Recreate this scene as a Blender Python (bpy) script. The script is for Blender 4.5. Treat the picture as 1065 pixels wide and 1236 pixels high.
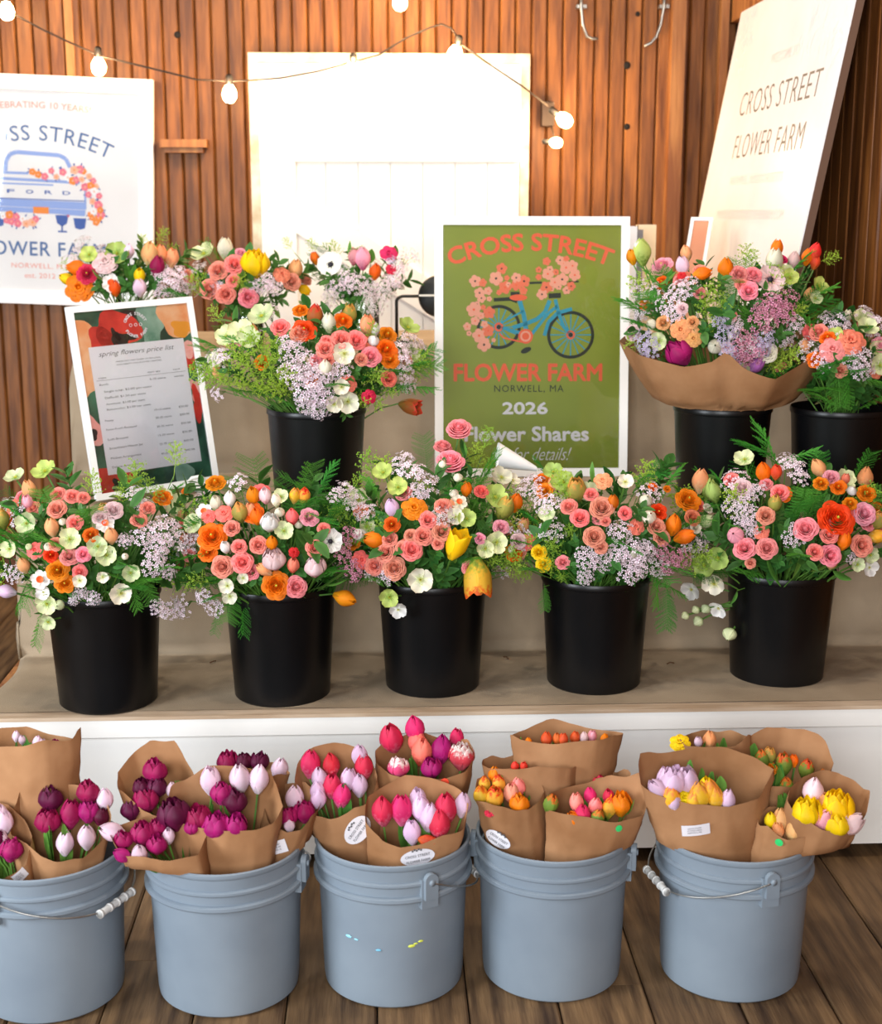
import bpy, math, random
import numpy as np
from mathutils import Vector, Matrix, noise
random.seed(7)
for o in list(bpy.data.objects): bpy.data.objects.remove(o)
S = bpy.context.scene
COL = S.collection
PI = math.pi

# ------------------------------------------------------------------ camera
FPX, YAW, PITCH, CAMZ = 1700.0, math.radians(2.5), math.radians(12.0), 1.45
c_r = Vector((math.cos(YAW), -math.sin(YAW), 0))
c_h = Vector((math.sin(YAW), math.cos(YAW), 0))
UP = Vector((0, 0, 1))
c_f = c_h*math.cos(PITCH) - UP*math.sin(PITCH)
c_u = c_h*math.sin(PITCH) + UP*math.cos(PITCH)
CAM = Vector((0, 0, CAMZ))
cd = bpy.data.cameras.new('camera')
cam = bpy.data.objects.new('camera', cd); COL.objects.link(cam)
cd.sensor_fit = 'VERTICAL'; cd.sensor_height = 36.0; cd.lens = FPX*36.0/1236.0
cd.clip_start = .05
m = Matrix((c_r, c_u, -c_f)).transposed().to_4x4(); m.translation = CAM
cam.matrix_world = m
cd.dof.use_dof = True; cd.dof.focus_distance = 3.05; cd.dof.aperture_fstop = 4.5
S.camera = cam

# ------------------------------------------------------------------ light
w = bpy.data.worlds.new('world'); S.world = w; w.use_nodes = True
bg = w.node_tree.nodes['Background']
bg.inputs[0].default_value = (1.0, .97, .94, 1); bg.inputs[1].default_value = .15

def area(name, loc, target, sx, sy, power, color):
    l = bpy.data.lights.new(name, 'AREA'); l.shape = 'RECTANGLE'; l.size = sx; l.size_y = sy
    l.energy = power; l.color = color
    o = bpy.data.objects.new(name, l); COL.objects.link(o); o.location = loc
    o.rotation_euler = (Vector(target)-Vector(loc)).to_track_quat('-Z', 'Y').to_euler()
    return o
# daylight through the open barn door behind the photographer, to the left
area('barn_door_daylight', (-.65, -1.7, 1.85), (.1, 3.3, .8), 2.1, 1.9, 140, (.95, .975, 1.0))
# cool area light added at the left for directional shading; no window there
area('added_left_light', (-3.0, .9, 1.5), (.2, 3.1, .5), 1.1, 1.3, 105, (.86, .93, 1.0))
# warm string lamps under the beams above the stand
def lamp(name, loc, power, color=(1, .90, .77), rad=.05):
    l = bpy.data.lights.new(name, 'POINT'); l.energy = power; l.color = color; l.shadow_soft_size = rad
    o = bpy.data.objects.new(name, l); COL.objects.link(o); o.location = loc
    return o
for q in ((-1.3, 2.4, 2.9), (-.2, 2.1, 2.9), (.9, 2.4, 2.9), (-.9, 3.9, 2.9), (.35, 3.7, 2.9)):
    lamp('overhead_string_lamp', q, 32)
S.view_settings.view_transform = 'Standard'; S.view_settings.look = 'None'
S.view_settings.exposure = .32; S.view_settings.gamma = 1.0
S.view_settings.use_curve_mapping = False

# ------------------------------------------------------------------ helpers
def ray(px, py): return c_f + c_r*((px-532.5)/FPX) - c_u*((py-618)/FPX)
def atY(px, py, Y):
    d = ray(px, py); return CAM + d*(Y/d.y)
def atZ(px, py, z):
    d = ray(px, py); return CAM + d*((z-CAMZ)/d.z)
def depth(p): return (Vector(p)-CAM).dot(c_f)

def lin(h):
    if not isinstance(h, str): return tuple(h)+(1,) if len(h) == 3 else tuple(h)
    h = h.lstrip('#'); o = []
    for i in (0, 2, 4):
        c = int(h[i:i+2], 16)/255
        o.append(c/12.92 if c <= .04045 else ((c+.055)/1.055)**2.4)
    return tuple(o)+(1,)

MATS = {}
def mat(name, c1, c2=None, rough=.6, scale=8, stretch=(1, 1, 1), coat=0, metal=0, bump=0, bscale=60, spec=.5, rand=0, objco=True, detail=4, contrast=(.35, .65), emit=0):
    if name in MATS: return MATS[name]
    M = bpy.data.materials.new(name); M.use_nodes = True; nt = M.node_tree; N = nt.nodes; L = nt.links
    P = N['Principled BSDF']; P.inputs['Roughness'].default_value = rough
    P.inputs['Metallic'].default_value = metal; P.inputs['Coat Weight'].default_value = coat
    P.inputs['Coat Roughness'].default_value = .08
    P.inputs['Specular IOR Level'].default_value = spec
    P.inputs['Base Color'].default_value = lin(c1)
    src = None
    tc = N.new('ShaderNodeTexCoord'); mp = N.new('ShaderNodeMapping'); mp.inputs['Scale'].default_value = stretch
    L.new(tc.outputs['Object'], mp.inputs['Vector'])
    if c2 is not None:
        n = N.new('ShaderNodeTexNoise'); n.inputs['Scale'].default_value = scale; n.inputs['Detail'].default_value = detail
        vec = mp.outputs[0]
        if rand:
            oi = N.new('ShaderNodeObjectInfo'); ml = N.new('ShaderNodeMath'); ml.operation = 'MULTIPLY'; ml.inputs[1].default_value = 37
            L.new(oi.outputs['Random'], ml.inputs[0])
            ad = N.new('ShaderNodeVectorMath'); ad.operation = 'ADD'
            L.new(mp.outputs[0], ad.inputs[0]); L.new(ml.outputs[0], ad.inputs[1]); vec = ad.outputs[0]
        L.new(vec, n.inputs['Vector'])
        r = N.new('ShaderNodeValToRGB'); r.color_ramp.elements[0].position = contrast[0]; r.color_ramp.elements[1].position = contrast[1]
        r.color_ramp.elements[0].color = lin(c1); r.color_ramp.elements[1].color = lin(c2)
        L.new(n.outputs[0], r.inputs[0]); src = r.outputs[0]
    if rand:
        oi = N.new('ShaderNodeObjectInfo'); hs = N.new('ShaderNodeHueSaturation')
        mr = N.new('ShaderNodeMapRange'); mr.inputs[3].default_value = 1-rand; mr.inputs[4].default_value = 1+rand
        L.new(oi.outputs['Random'], mr.inputs[0]); L.new(mr.outputs[0], hs.inputs['Value'])
        if src: L.new(src, hs.inputs['Color'])
        else: hs.inputs['Color'].default_value = lin(c1)
        src = hs.outputs[0]
    if src: L.new(src, P.inputs['Base Color'])
    if bump:
        n2 = N.new('ShaderNodeTexNoise'); n2.inputs['Scale'].default_value = bscale; n2.inputs['Detail'].default_value = 3
        L.new(mp.outputs[0], n2.inputs['Vector'])
        b = N.new('ShaderNodeBump'); b.inputs['Strength'].default_value = bump; b.inputs['Distance'].default_value = .004
        L.new(n2.outputs[0], b.inputs['Height']); L.new(b.outputs[0], P.inputs['Normal'])
    if emit:
        P.inputs['Emission Color'].default_value = lin(c1); P.inputs['Emission Strength'].default_value = emit
    MATS[name] = M
    return M

def petal(name, tip, base, edge=None, rough=.55, trans=.22, streak=.35, blend=(.05, .45), rib=.2):
    """petal pigment from its base (t=0) to its tip (t=1), with fine streaks; lets some light through"""
    k = 'petal_'+name
    if k in MATS: return MATS[k]
    M = bpy.data.materials.new(k); M.use_nodes = True; nt = M.node_tree; N = nt.nodes; L = nt.links
    P = N['Principled BSDF']; P.inputs['Roughness'].default_value = rough; P.inputs['Specular IOR Level'].default_value = .25
    at = N.new('ShaderNodeAttribute'); at.attribute_name = 't'
    tc = N.new('ShaderNodeTexCoord'); n = N.new('ShaderNodeTexNoise'); n.inputs['Scale'].default_value = 9; n.inputs['Detail'].default_value = 2
    L.new(tc.outputs['Object'], n.inputs['Vector'])
    mr = N.new('ShaderNodeMapRange'); mr.inputs[1].default_value = .3; mr.inputs[2].default_value = .7; mr.inputs[3].default_value = -streak/2; mr.inputs[4].default_value = streak/2
    L.new(n.outputs[0], mr.inputs[0])
    ad = N.new('ShaderNodeMath'); L.new(at.outputs['Fac'], ad.inputs[0]); L.new(mr.outputs[0], ad.inputs[1])
    r = N.new('ShaderNodeValToRGB'); e = r.color_ramp.elements
    e[0].position = blend[0]; e[0].color = lin(base); e[1].position = blend[1]; e[1].color = lin(tip)
    if edge:
        q = e.new(.92); q.color = lin(edge); q2 = e.new(.7); q2.color = lin(tip)
    L.new(ad.outputs[0], r.inputs[0])
    oi = N.new('ShaderNodeObjectInfo'); hs = N.new('ShaderNodeHueSaturation')
    m1 = N.new('ShaderNodeMapRange'); m1.inputs[3].default_value = .485; m1.inputs[4].default_value = .515
    m2 = N.new('ShaderNodeMapRange'); m2.inputs[3].default_value = 1.1; m2.inputs[4].default_value = .86
    L.new(oi.outputs['Random'], m1.inputs[0]); L.new(oi.outputs['Random'], m2.inputs[0])
    L.new(m1.outputs[0], hs.inputs['Hue']); L.new(m2.outputs[0], hs.inputs['Value']); L.new(r.outputs[0], hs.inputs['Color'])
    ae = N.new('ShaderNodeAttribute'); ae.attribute_name = 'edge'   # paler petal margins, deeper midrib
    m3 = N.new('ShaderNodeMapRange'); m3.inputs[1].default_value = .1; m3.inputs[3].default_value = 1-rib; m3.inputs[4].default_value = 1+rib*.7
    L.new(ae.outputs['Fac'], m3.inputs[0])
    h2 = N.new('ShaderNodeHueSaturation'); L.new(hs.outputs[0], h2.inputs['Color']); L.new(m3.outputs[0], h2.inputs['Value']); hs = h2
    L.new(hs.outputs[0], P.inputs['Base Color'])
    tr = N.new('ShaderNodeBsdfTranslucent'); L.new(hs.outputs[0], tr.inputs[0])
    mx = N.new('ShaderNodeMixShader'); mx.inputs[0].default_value = trans
    L.new(P.outputs[0], mx.inputs[1]); L.new(tr.outputs[0], mx.inputs[2]); L.new(mx.outputs[0], N['Material Output'].inputs[0])
    MATS[k] = M
    return M

class B:
    """collects shapes into one mesh"""
    def __init__(s): s.v = []; s.f = []; s.mi = []; s.t = []; s.sm = []; s.e = []
    def add(s, vs, fs, m=0, t=None, smooth=False, e=None):
        o = len(s.v); s.v += [tuple(q) for q in vs]; s.f += [tuple(i+o for i in q) for q in fs]
        s.mi += [m]*len(fs); s.sm += [smooth]*len(fs)
        s.t += list(t) if t is not None else [.8]*len(vs)
        s.e += list(e) if e is not None else [.5]*len(vs)
        return s
    def box(s, a, b, m=0, mtx=None):
        x0, y0, z0 = a; x1, y1, z1 = b
        vs = [Vector(q) for q in ((x0, y0, z0), (x1, y0, z0), (x1, y1, z0), (x0, y1, z0), (x0, y0, z1), (x1, y0, z1), (x1, y1, z1), (x0, y1, z1))]
        if mtx is not None: vs = [mtx @ q for q in vs]
        return s.add(vs, [(0, 3, 2, 1), (4, 5, 6, 7), (0, 1, 5, 4), (1, 2, 6, 5), (2, 3, 7, 6), (3, 0, 4, 7)], m)
    def grid(s, fn, nu, nv, m=0, wrapu=False, smooth=True, tfn=None):
        vs = []; ts = []; es = []
        for j in range(nv+1):
            for i in range(nu if wrapu else nu+1):
                vs.append(fn(i/nu, j/nv)); ts.append(tfn(i/nu, j/nv) if tfn else j/nv); es.append(abs(2*i/nu-1) if not wrapu else .5)
        w_ = nu if wrapu else nu+1; fs = []
        for j in range(nv):
            for i in range(nu):
                i2 = (i+1) % w_ if wrapu else i+1
                fs.append((j*w_+i, j*w_+i2, (j+1)*w_+i2, (j+1)*w_+i))
        return s.add(vs, fs, m, ts, smooth, es)
    def lathe(s, prof, n=48, m=0, c=(0, 0, 0), smooth=True):
        k = len(prof)
        vs = [(c[0]+r*math.cos(2*PI*i/n), c[1]+r*math.sin(2*PI*i/n), c[2]+z) for r, z in prof for i in range(n)]
        fs = [(j*n+i, j*n+(i+1) % n, (j+1)*n+(i+1) % n, (j+1)*n+i) for j in range(k-1) for i in range(n)]
        return s.add(vs, fs, m, None, smooth)
    def tube(s, pts, r, n=5, m=0, r2=None, cap=True):
        pts = [Vector(p) for p in pts]; vs = []; k = len(pts); ref = None
        for i, p in enumerate(pts):
            d = (pts[min(i+1, k-1)]-pts[max(i-1, 0)]);
            d = d.normalized() if d.length > 1e-9 else Vector((0, 0, 1))
            if ref is None: ref = d.orthogonal().normalized()
            ref = (ref - d*ref.dot(d)); ref = ref.normalized() if ref.length > 1e-6 else d.orthogonal().normalized()
            b = d.cross(ref); rr = r if r2 is None else r+(r2-r)*i/(k-1)
            for j in range(n):
                a = 2*PI*j/n; vs.append(p+(ref*math.cos(a)+b*math.sin(a))*rr)
        fs = [(i*n+j, i*n+(j+1) % n, (i+1)*n+(j+1) % n, (i+1)*n+j) for i in range(k-1) for j in range(n)]
        if cap: fs += [tuple(range(n-1, -1, -1)), tuple((k-1)*n+j for j in range(n))]
        return s.add(vs, fs, m, None, n > 4)
    def disc(s, c, r, n=20, m=0, ry=None, rot=0, z=None):
        """flat printed spot in the local xy plane"""
        ry = r if ry is None else ry; zz = c[2] if len(c) > 2 else (z or 0)
        vs = []
        for i in range(n):
            a = 2*PI*i/n; x = r*math.cos(a); y = ry*math.sin(a)
            vs.append((c[0]+x*math.cos(rot)-y*math.sin(rot), c[1]+x*math.sin(rot)+y*math.cos(rot), zz))
        return s.add(vs, [tuple(range(n))], m)
    def poly(s, pts, z, m=0): return s.add([(p[0], p[1], z) for p in pts], [tuple(range(len(pts)))], m)
    def line(s, a, b, wd, z, m=0):
        a = Vector(a); b = Vector(b); d = (b-a).normalized(); n = Vector((-d.y, d.x))*wd/2
        return s.poly([a+n, a-n, b-n, b+n][::-1], z, m)
    def ring(s, c, r0, r1, z, m=0, n=40, a0=0, a1=2*PI):
        vs = []
        for i in range(n+1):
            a = a0+(a1-a0)*i/n
            vs += [(c[0]+r0*math.cos(a), c[1]+r0*math.sin(a), z), (c[0]+r1*math.cos(a), c[1]+r1*math.sin(a), z)]
        return s.add(vs, [(2*i, 2*i+1, 2*i+3, 2*i+2) for i in range(n)], m)
    def mesh(s, name, mats):
        me = bpy.data.meshes.new(name); me.from_pydata(s.v, [], s.f)
        for q in mats: me.materials.append(q)
        me.polygons.foreach_set('material_index', s.mi); me.polygons.foreach_set('use_smooth', s.sm)
        at = me.attributes.new('t', 'FLOAT', 'POINT'); at.data.foreach_set('value', s.t)
        at = me.attributes.new('edge', 'FLOAT', 'POINT'); at.data.foreach_set('value', s.e)
        me.update(); return me

def obj(name, data, mats=None, parent=None, mtx=None, label=None):
    """link one mesh as one object"""
    if isinstance(data, B): data = data.mesh(name, mats if isinstance(mats, (list, tuple)) else [mats])
    o = bpy.data.objects.new(name, data); COL.objects.link(o)
    if parent: o.parent = parent
    if mtx is not None: o.matrix_local = mtx
    if label: o['label'] = label
    return o
def tag(o, label, cat, group=None):
    o['label'] = label; o['category'] = cat
    if group: o['group'] = group
    return o
def thing(name, label, cat, mtx=None, group=None):
    o = bpy.data.objects.new(name, None); COL.objects.link(o); o.empty_display_size = .05
    if mtx is not None: o.matrix_world = mtx
    return tag(o, label, cat, group)
def struct(o): o['kind'] = 'structure'; return o
def T(x, y, z): return Matrix.Translation((x, y, z))
def orient(p, d, spin=0, sc=1.0):
    """local z along d"""
    q = Vector(d).normalized().to_track_quat('Z', 'Y')
    return Matrix.Translation(p) @ q.to_matrix().to_4x4() @ Matrix.Rotation(spin, 4, 'Z') @ Matrix.Scale(sc, 4)

TXT = {}
def text_poly(s, bold=0.0, spacing=1.0):
    k = (s, bold, spacing)
    if k not in TXT:
        cu = bpy.data.curves.new('txt', 'FONT'); cu.body = s; cu.offset = bold; cu.space_character = spacing; cu.resolution_u = 3
        o = bpy.data.objects.new('txt', cu); COL.objects.link(o)
        dg = bpy.context.evaluated_depsgraph_get(); me = bpy.data.meshes.new_from_object(o.evaluated_get(dg))
        v = np.array([q.co[:2] for q in me.vertices]); f = [tuple(p.vertices) for p in me.polygons]
        bpy.data.objects.remove(o); bpy.data.curves.remove(cu); bpy.data.meshes.remove(me)
        TXT[k] = (v, f)
    return TXT[k]
def text(b, s, cx, cy, wd, z, m=0, cap=None, bold=0.0, spacing=1.0, arc=0.0, shear=0.0, align='C', rot=0.0):
    """lettering: centre (cx,cy), width wd, capital height cap; arc = radius of the curved baseline"""
    v, f = text_poly(s, min(bold, 0), spacing); v = v.copy()
    x0, x1 = v[:, 0].min(), v[:, 0].max(); H = .69
    kx = wd/(x1-x0) if wd else cap/H
    ky = cap/H if cap else kx
    v[:, 0] = (v[:, 0]-(x0+x1)/2)*kx; v[:, 1] = (v[:, 1]-H/2)*ky
    v[:, 0] += shear*v[:, 1]
    if align == 'L': v[:, 0] += (x1-x0)*kx/2
    if arc:
        th = v[:, 0]/abs(arc); rr = arc+v[:, 1]
        v = np.stack([np.sin(th)*rr*(1 if arc > 0 else -1), rr*np.cos(th)-arc], 1)
    if rot:
        c, s_ = math.cos(rot), math.sin(rot); v = np.stack([v[:, 0]*c-v[:, 1]*s_, v[:, 0]*s_+v[:, 1]*c], 1)
    for i, (ox, oy) in enumerate(((0, 0), (1, 0), (-1, 0), (0, 1), (0, -1), (.7, .7), (-.7, .7), (.7, -.7), (-.7, -.7)) if bold > .008 else ((0, 0),)):
        b.add([(p[0]+cx+ox*bold*ky, p[1]+cy+oy*bold*ky, z+i*4e-6) for p in v], f, m)

# ------------------------------------------------------------------ materials of the place
m_wood = mat('barn_board', '#5c3315', '#8a5425', rough=.5, scale=5, stretch=(9, 9, .8), bump=.3, bscale=14, rand=.16, spec=.35)
m_gap = mat('wall_backing', '#1a0d06', rough=.9)
m_post = mat('post_wood', '#7a451f', '#a8703c', rough=.6, scale=4, stretch=(8, 8, .7), bump=.3, bscale=20)
m_floor = mat('floor_plank', '#3d2b1d', '#826545', rough=.65, scale=6, stretch=(7, .6, 7), bump=.6, bscale=16, rand=.25, contrast=(.3, .68), spec=.3)
m_white = mat('white_paint', '#e9e6e0', '#f4f2ee', rough=.55, scale=3, bump=.08, bscale=40)
m_trimw = mat('aged_white_trim', '#b9a98c', '#e6dcc8', rough=.7, scale=12)
m_cloth = mat('canvas_cloth', '#94826c', '#a6947d', rough=.9, scale=5, bump=.25, bscale=350, spec=.1)
m_grey = mat('grey_plastic', '#76828e', '#828e99', rough=.5, scale=5, bump=.03, spec=.4)
m_black = mat('black_plastic', '#050506', '#09090b', rough=.34, scale=6, bump=.04, bscale=200, spec=.36)
m_kraft = mat('kraft_paper', '#8d623f', '#a87c57', rough=.75, scale=7, bump=.7, bscale=16, spec=.2, rand=.06)
m_frame = mat('white_frame', '#efeeec', rough=.4)
m_wire = mat('galvanised_wire', '#9a9a98', rough=.35, metal=.9)
m_stem = mat('stem_green', '#3f6a22', '#5e8a34', rough=.55, scale=20)
m_black_metal = mat('black_metal', '#15181a', rough=.4, spec=.5)
m_paper = mat('white_paper', '#eceaf0', rough=.7)
m_ink = mat('dark_ink', '#4a4648', rough=.7)

# ------------------------------------------------------------------ floor
b = B(); b.box((-3.4, -1.5, -.06), (1.5, 5.6, -.022)); floor = struct(obj('floor', b, m_gap))
pm = {}
def plank_mesh(L):
    k = round(L, 1)
    if k not in pm:
        b = B(); w_ = .0835; c = .004; L2 = k/2-.001
        pr = [(-w_, -.02), (-w_, -c), (-w_+c, 0), (w_-c, 0), (w_, -c), (w_, -.02)]
        vs = [(x, y, z) for y in (-L2, L2) for x, z in pr]; n = len(pr)
        fs = [(i, i+1, n+i+1, n+i) for i in range(n-1)]+[tuple(range(n-1, -1, -1)), tuple(range(n, 2*n))]
        b.add(vs, fs); pm[k] = b.mesh('plank', [m_floor])
    return pm[k]
random.seed(3)
x = 1.26
while x > -3.3:
    y = -1.4 + random.random()*.4
    while y < 5.35:
        L = min(random.choice((1.6, 2.2, 2.8)), round(5.5-y, 1)); L = max(L, .3)
        obj('plank', plank_mesh(L), parent=floor, mtx=T(x, y+L/2, random.uniform(-.002, 0)))
        y += round(L, 1)
    x -= .17

# ------------------------------------------------------------------ back wall and side wall of narrow beaded boards
def board_mesh(wd, H, z0=0):
    b = B(); h = wd/2-.0012; c = .006
    pr = [(-h, .018), (-h, .007), (-h+c, 0), (h-c, 0), (h, .007), (h, .018)]
    n = len(pr); vs = [(x, y, z) for z in (z0, H) for x, y in pr]
    b.add(vs, [(i, i+1, n+i+1, n+i) for i in range(n-1)]+[tuple(range(n-1, -1, -1)), tuple(range(n, 2*n))])
    return b.mesh('board', [m_wood])
WY, WX = 5.4, 1.33
b = B(); b.box((-3.4, WY+.019, -.02), (WX+.1, WY+.1, 3.2)); wall = struct(obj('wall_back', b, m_gap))
bm_ = board_mesh(.0585, 3.2)
x = WX-.03; i = 0
while x > -3.38:
    obj('board', bm_, parent=wall, mtx=T(x, WY+random.uniform(-.003, .001), 0)); x -= .0585
b = B(); b.box((WX+.019, -1.5, -.02), (WX+.1, WY+.018, 3.2)); wallr = struct(obj('wall_right', b, m_gap))
bm2 = board_mesh(.086, 3.2)
y = WY-.045
while y > -1.4:
    obj('board', bm2, parent=wallr, mtx=T(WX+random.uniform(-.003, .001), y, 0) @ Matrix.Rotation(-PI/2, 4, 'Z')); y -= .086
def trim(name, a, c, m_): 
    b = B(); b.box(a, c); return struct(obj(name, b, m_))
trim('trim_1', (-1.125, 5.388, 0), (-1.095, 5.397, 3.2), m_post)
o = trim('trim_2', (1.075, 5.33, 0), (1.125, 5.397, 3.2), m_post)
trim('trim_3', (1.255, 5.34, 0), (1.285, 5.397, 3.2), m_post)
trim('trim_4', (1.295, 4.2, 2.13), (1.327, 5.39, 2.24), m_post)
# wooden cleat nailed to the wall
p = atY(222, 174, 5.36); b = B(); b.box((-.085, -.025, -.012), (.085, .038, .016)); b.box((-.07, -.012, -.03), (.07, .038, -.012))
tag(obj('wooden_cleat', b, m_post, mtx=T(*p)), 'small brown wooden cleat nailed to the board wall left of the white door', 'cleat')
# dark knot holes in the boards
for px, py, r in ((757, 79, .012), (757, 153, .010), (214, 42, .011), (770, 17, .008)):
    p = atY(px, py, WY-.001); b = B()
    b.lathe([(.0001, .004), (r*.6, .005), (r, .002), (r*1.15, 0)], 14)
    obj('knot_hole', b, mat('knot', '#120a06', rough=.9), parent=wall, mtx=T(p.x, WY-.001, p.z) @ Matrix.Rotation(PI/2, 4, 'X'))

# ------------------------------------------------------------------ white plank door
dx0, dx1, dz = -.452, .545, 2.0
b = B(); b.box((dx0+.02, 5.345, .02), (dx1-.02, 5.378, dz-.02)); door = struct(obj('door_1', b, m_white))
x = dx0+.022; k = 8; wd = (dx1-dx0-.044)/k
dp = B(); dp.box((.0015, 5.334, .03), (wd-.0015, 5.346, dz-.022)); dpm = dp.mesh('door_plank', [m_white])
for i in range(k): obj('door_plank', dpm, parent=door, mtx=T(x+i*wd, 0, 0))
z1 = atY(500, 195, 5.32).z
b = B(); b.box((dx0+.15, 5.315, z1), (dx1-.022, 5.335, dz-.024)); obj('top_rail', b, m_white, parent=door)
b = B(); b.box((dx0+.022, 5.317, .04), (dx0+.15, 5.335, dz-.024)); obj('stile', b, m_white, parent=door)
a_ = atY(314, 200, 5.32); c_ = atY(476, 298, 5.32); d_ = (c_-a_).normalized(); n_ = Vector((d_.z, 0, -d_.x))
if n_.z > 0: n_ = -n_
b = B(); q = []
for yy in (5.318, 5.335):
    for e in (a_+d_*.17, a_+d_*1.25, a_+d_*1.25+n_*.14, a_+d_*.17+n_*.14): q.append((min(e.x, dx1-.02), yy, max(e.z, .05)))
b.add(q, [(0, 1, 2, 3), (7, 6, 5, 4), (0, 4, 5, 1), (1, 5, 6, 2), (2, 6, 7, 3), (3, 7, 4, 0)]); obj('brace', b, m_white, parent=door)
b = B()
b.box((dx0-.012, 5.33, 0), (dx0+.02, 5.396, dz+.012)); b.box((dx1-.02, 5.33, 0), (dx1+.012, 5.396, dz+.012)); b.box((dx0-.012, 5.328, dz-.02), (dx1+.012, 5.396, dz+.014))
obj('door_frame', b, m_trimw, parent=door)

# ------------------------------------------------------------------ stepped display stand and its canvas cloth
FY, J1, J2, BK = 2.95, 3.395, 4.10, 5.0
Z1, Z2, Z3 = .37, .70, 1.04
LX, RXE = -.90, 1.31
st = thing('display_stand', 'white-fronted stepped wooden display stand holding all the flower buckets', 'display stand', T(.2, 3.6, 0))
si = st.matrix_world.inverted()
def spart(name, boxes, m_, **k):
    b = B()
    for a, c in boxes: b.box(a, c)
    return obj(name, b, m_, parent=st, mtx=si, **k)
spart('front_board', [((LX, FY+.006, .035), (RXE, FY+.03, Z1-.042))], m_white)
spart('front_trim', [((LX, FY-.004, Z1-.046), (RXE, FY+.034, Z1-.006))], m_white)
spart('step_edge', [((LX, FY-.006, Z1-.006), (RXE, FY+.06, Z1+.002))], mat('worn_step_wood', '#a98f74', '#c7b097', rough=.8, scale=10, stretch=(.5, 4, 4)))
spart('lower_step_box', [((LX, FY+.03, .035), (RXE, J2, Z1-.006))], m_post)
spart('middle_step_box', [((LX+.02, J1+.012, Z1), (RXE, BK, Z2-.004))], m_post)
spart('upper_step_box', [((LX+.02, J2+.012, Z2), (RXE, BK, Z3-.004))], m_post)
for fx in (LX+.1, .2, RXE-.1):
    for fy in (FY+.25, BK-.9): spart('foot', [((fx-.05, fy-.05, 0), (fx+.05, fy+.05, .035))], m_post)
prof = []
def seg(a, c, n):
    for i in range(n): prof.append((a[0]+(c[0]-a[0])*i/n, a[1]+(c[1]-a[1])*i/n))
seg((FY+.028, Z1+.003), (J1, Z1+.004), 14); seg((J1, Z1+.004), (J1+.004, Z2), 10); seg((J1+.004, Z2), (J2, Z2+.003), 16)
seg((J2, Z2+.003), (J2+.004, Z3), 10); seg((J2+.004, Z3), (BK-.02, Z3+.003), 14); prof.append((BK-.02, Z3+.003))
NX = 90; rows = []
b = B(); vs = []
for j, (y, z) in enumerate(prof):
    for i in range(-6, NX+1):
        t = max(i, 0)/NX
        x0 = LX+.02 + (.012*math.sin(y*14) if z < .5 else 0); x = x0+(RXE-.005-x0)*t
        q = noise.noise((x*3, y*5, z*5))*.5+noise.noise((x*9, y*9, z*11))*.2
        yy, zz = y, z
        amp = .010
        riser = (10 < j-14 < 0) or (14 < j < 24) or (40 < j < 50)
        if riser: yy = y - abs(q)*.022 - .007*(1+math.sin(x*17+3*math.sin(x*5))) - .002; x += .0
        else: zz = z + max(0, q)*amp*.7 + .0006
        if i < 0:   # the cloth hangs down at the left end
            d = -i/6
            x = x0 - .014 - .02*abs(q)*d; zz = max(zz - d*(.34 if z > .5 else .05), Z1-.12 if z < .5 else Z1+.02 if yy > J1+.01 else Z1+.0)
        vs.append((x, yy, zz))
w_ = NX+7
fs = [(j*w_+i, j*w_+i+1, (j+1)*w_+i+1, (j+1)*w_+i) for j in range(len(prof)-1) for i in range(w_-1)]
b.add(vs, fs, 0, None, True)
cl = obj('drop_cloth', b, m_cloth)
tag(cl, 'beige canvas drop cloth draped over the steps of the display stand', 'cloth')
for i, (x, y, wh_) in enumerate(((-.42, 3.3, 'left of the second black bucket'), (.31, 3.3, 'between the third and fourth black buckets'), (.71, 3.25, 'right of the fourth black bucket'))):
    b = B(); b.tube([(0, 0, 0), (.008, .006, .002), (.013, .015, 0)], .0016, 4)
    # fallen bits of stem
    tag(obj('fallen_stem', b, mat('dry_stem', '#5a3a20', rough=.8), mtx=T(x, y, Z1+.0075) @ Matrix.Rotation(i*1.3, 4, 'Z')), 'tiny dry stem scrap on the canvas '+wh_, 'scrap', 'stem scraps on the lowest step')

# ------------------------------------------------------------------ buckets
R_ = math.radians
gp = [(.0005, .006), (.126, .006), (.128, 0), (.1325, .004), (.1345, .02), (.1415, .215), (.1435, .218), (.1500, .219), (.1520, .222), (.1520, .228), (.1495, .230), (.1445, .231),
      (.1450, .248), (.1480, .249), (.1500, .252), (.1500, .256), (.1480, .258), (.1450, .259), (.1458, .280), (.1475, .282), (.1490, .286), (.1485, .291), (.1455, .293), (.1425, .291), (.1415, .285), (.1390, .20), (.1290, .012), (.0005, .011)]
b = B(); b.lathe(gp, 72); g_body = b.mesh('bucket_body', [m_grey]); g_body.set_sharp_from_angle(angle=R_(28))
def lug_mesh():
    b = B()   # local x outward
    b.box((.136, -.017, .205), (.152, .017, .262)); b.box((.150, -.013, .225), (.160, .013, .262))
    n = 12; vs = []
    for xx in (.150, .160):
        for i in range(n+1):
            a = PI*i/n; vs.append((xx, .013*math.cos(a), .262+.013*math.sin(a)))
    b.add(vs, [(i, i+1, n+2+i, n+1+i) for i in range(n)]+[tuple(range(n+1, 2*n+2)), tuple(range(n, -1, -1))])
    b.tube([(.158, 0, .258), (.163, 0, .258)], .006, 8)
    return b.mesh('handle_lug', [m_grey])
g_lug = lug_mesh()
m_grip = mat('white_plastic_grip', '#d6d6d4', rough=.45)
def bail_pts(droop, side, n=40):
    """wire from lug to lug, hanging down round one side of the bucket"""
    out = []
    for i in range(n+1):
        a = PI*i/n; x = .160*math.cos(a); y = side*(.163)*math.sin(a) ; z = .258-droop*math.sin(a)**1.0
        out.append(Vector((x, y, z)))
    return out
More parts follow.
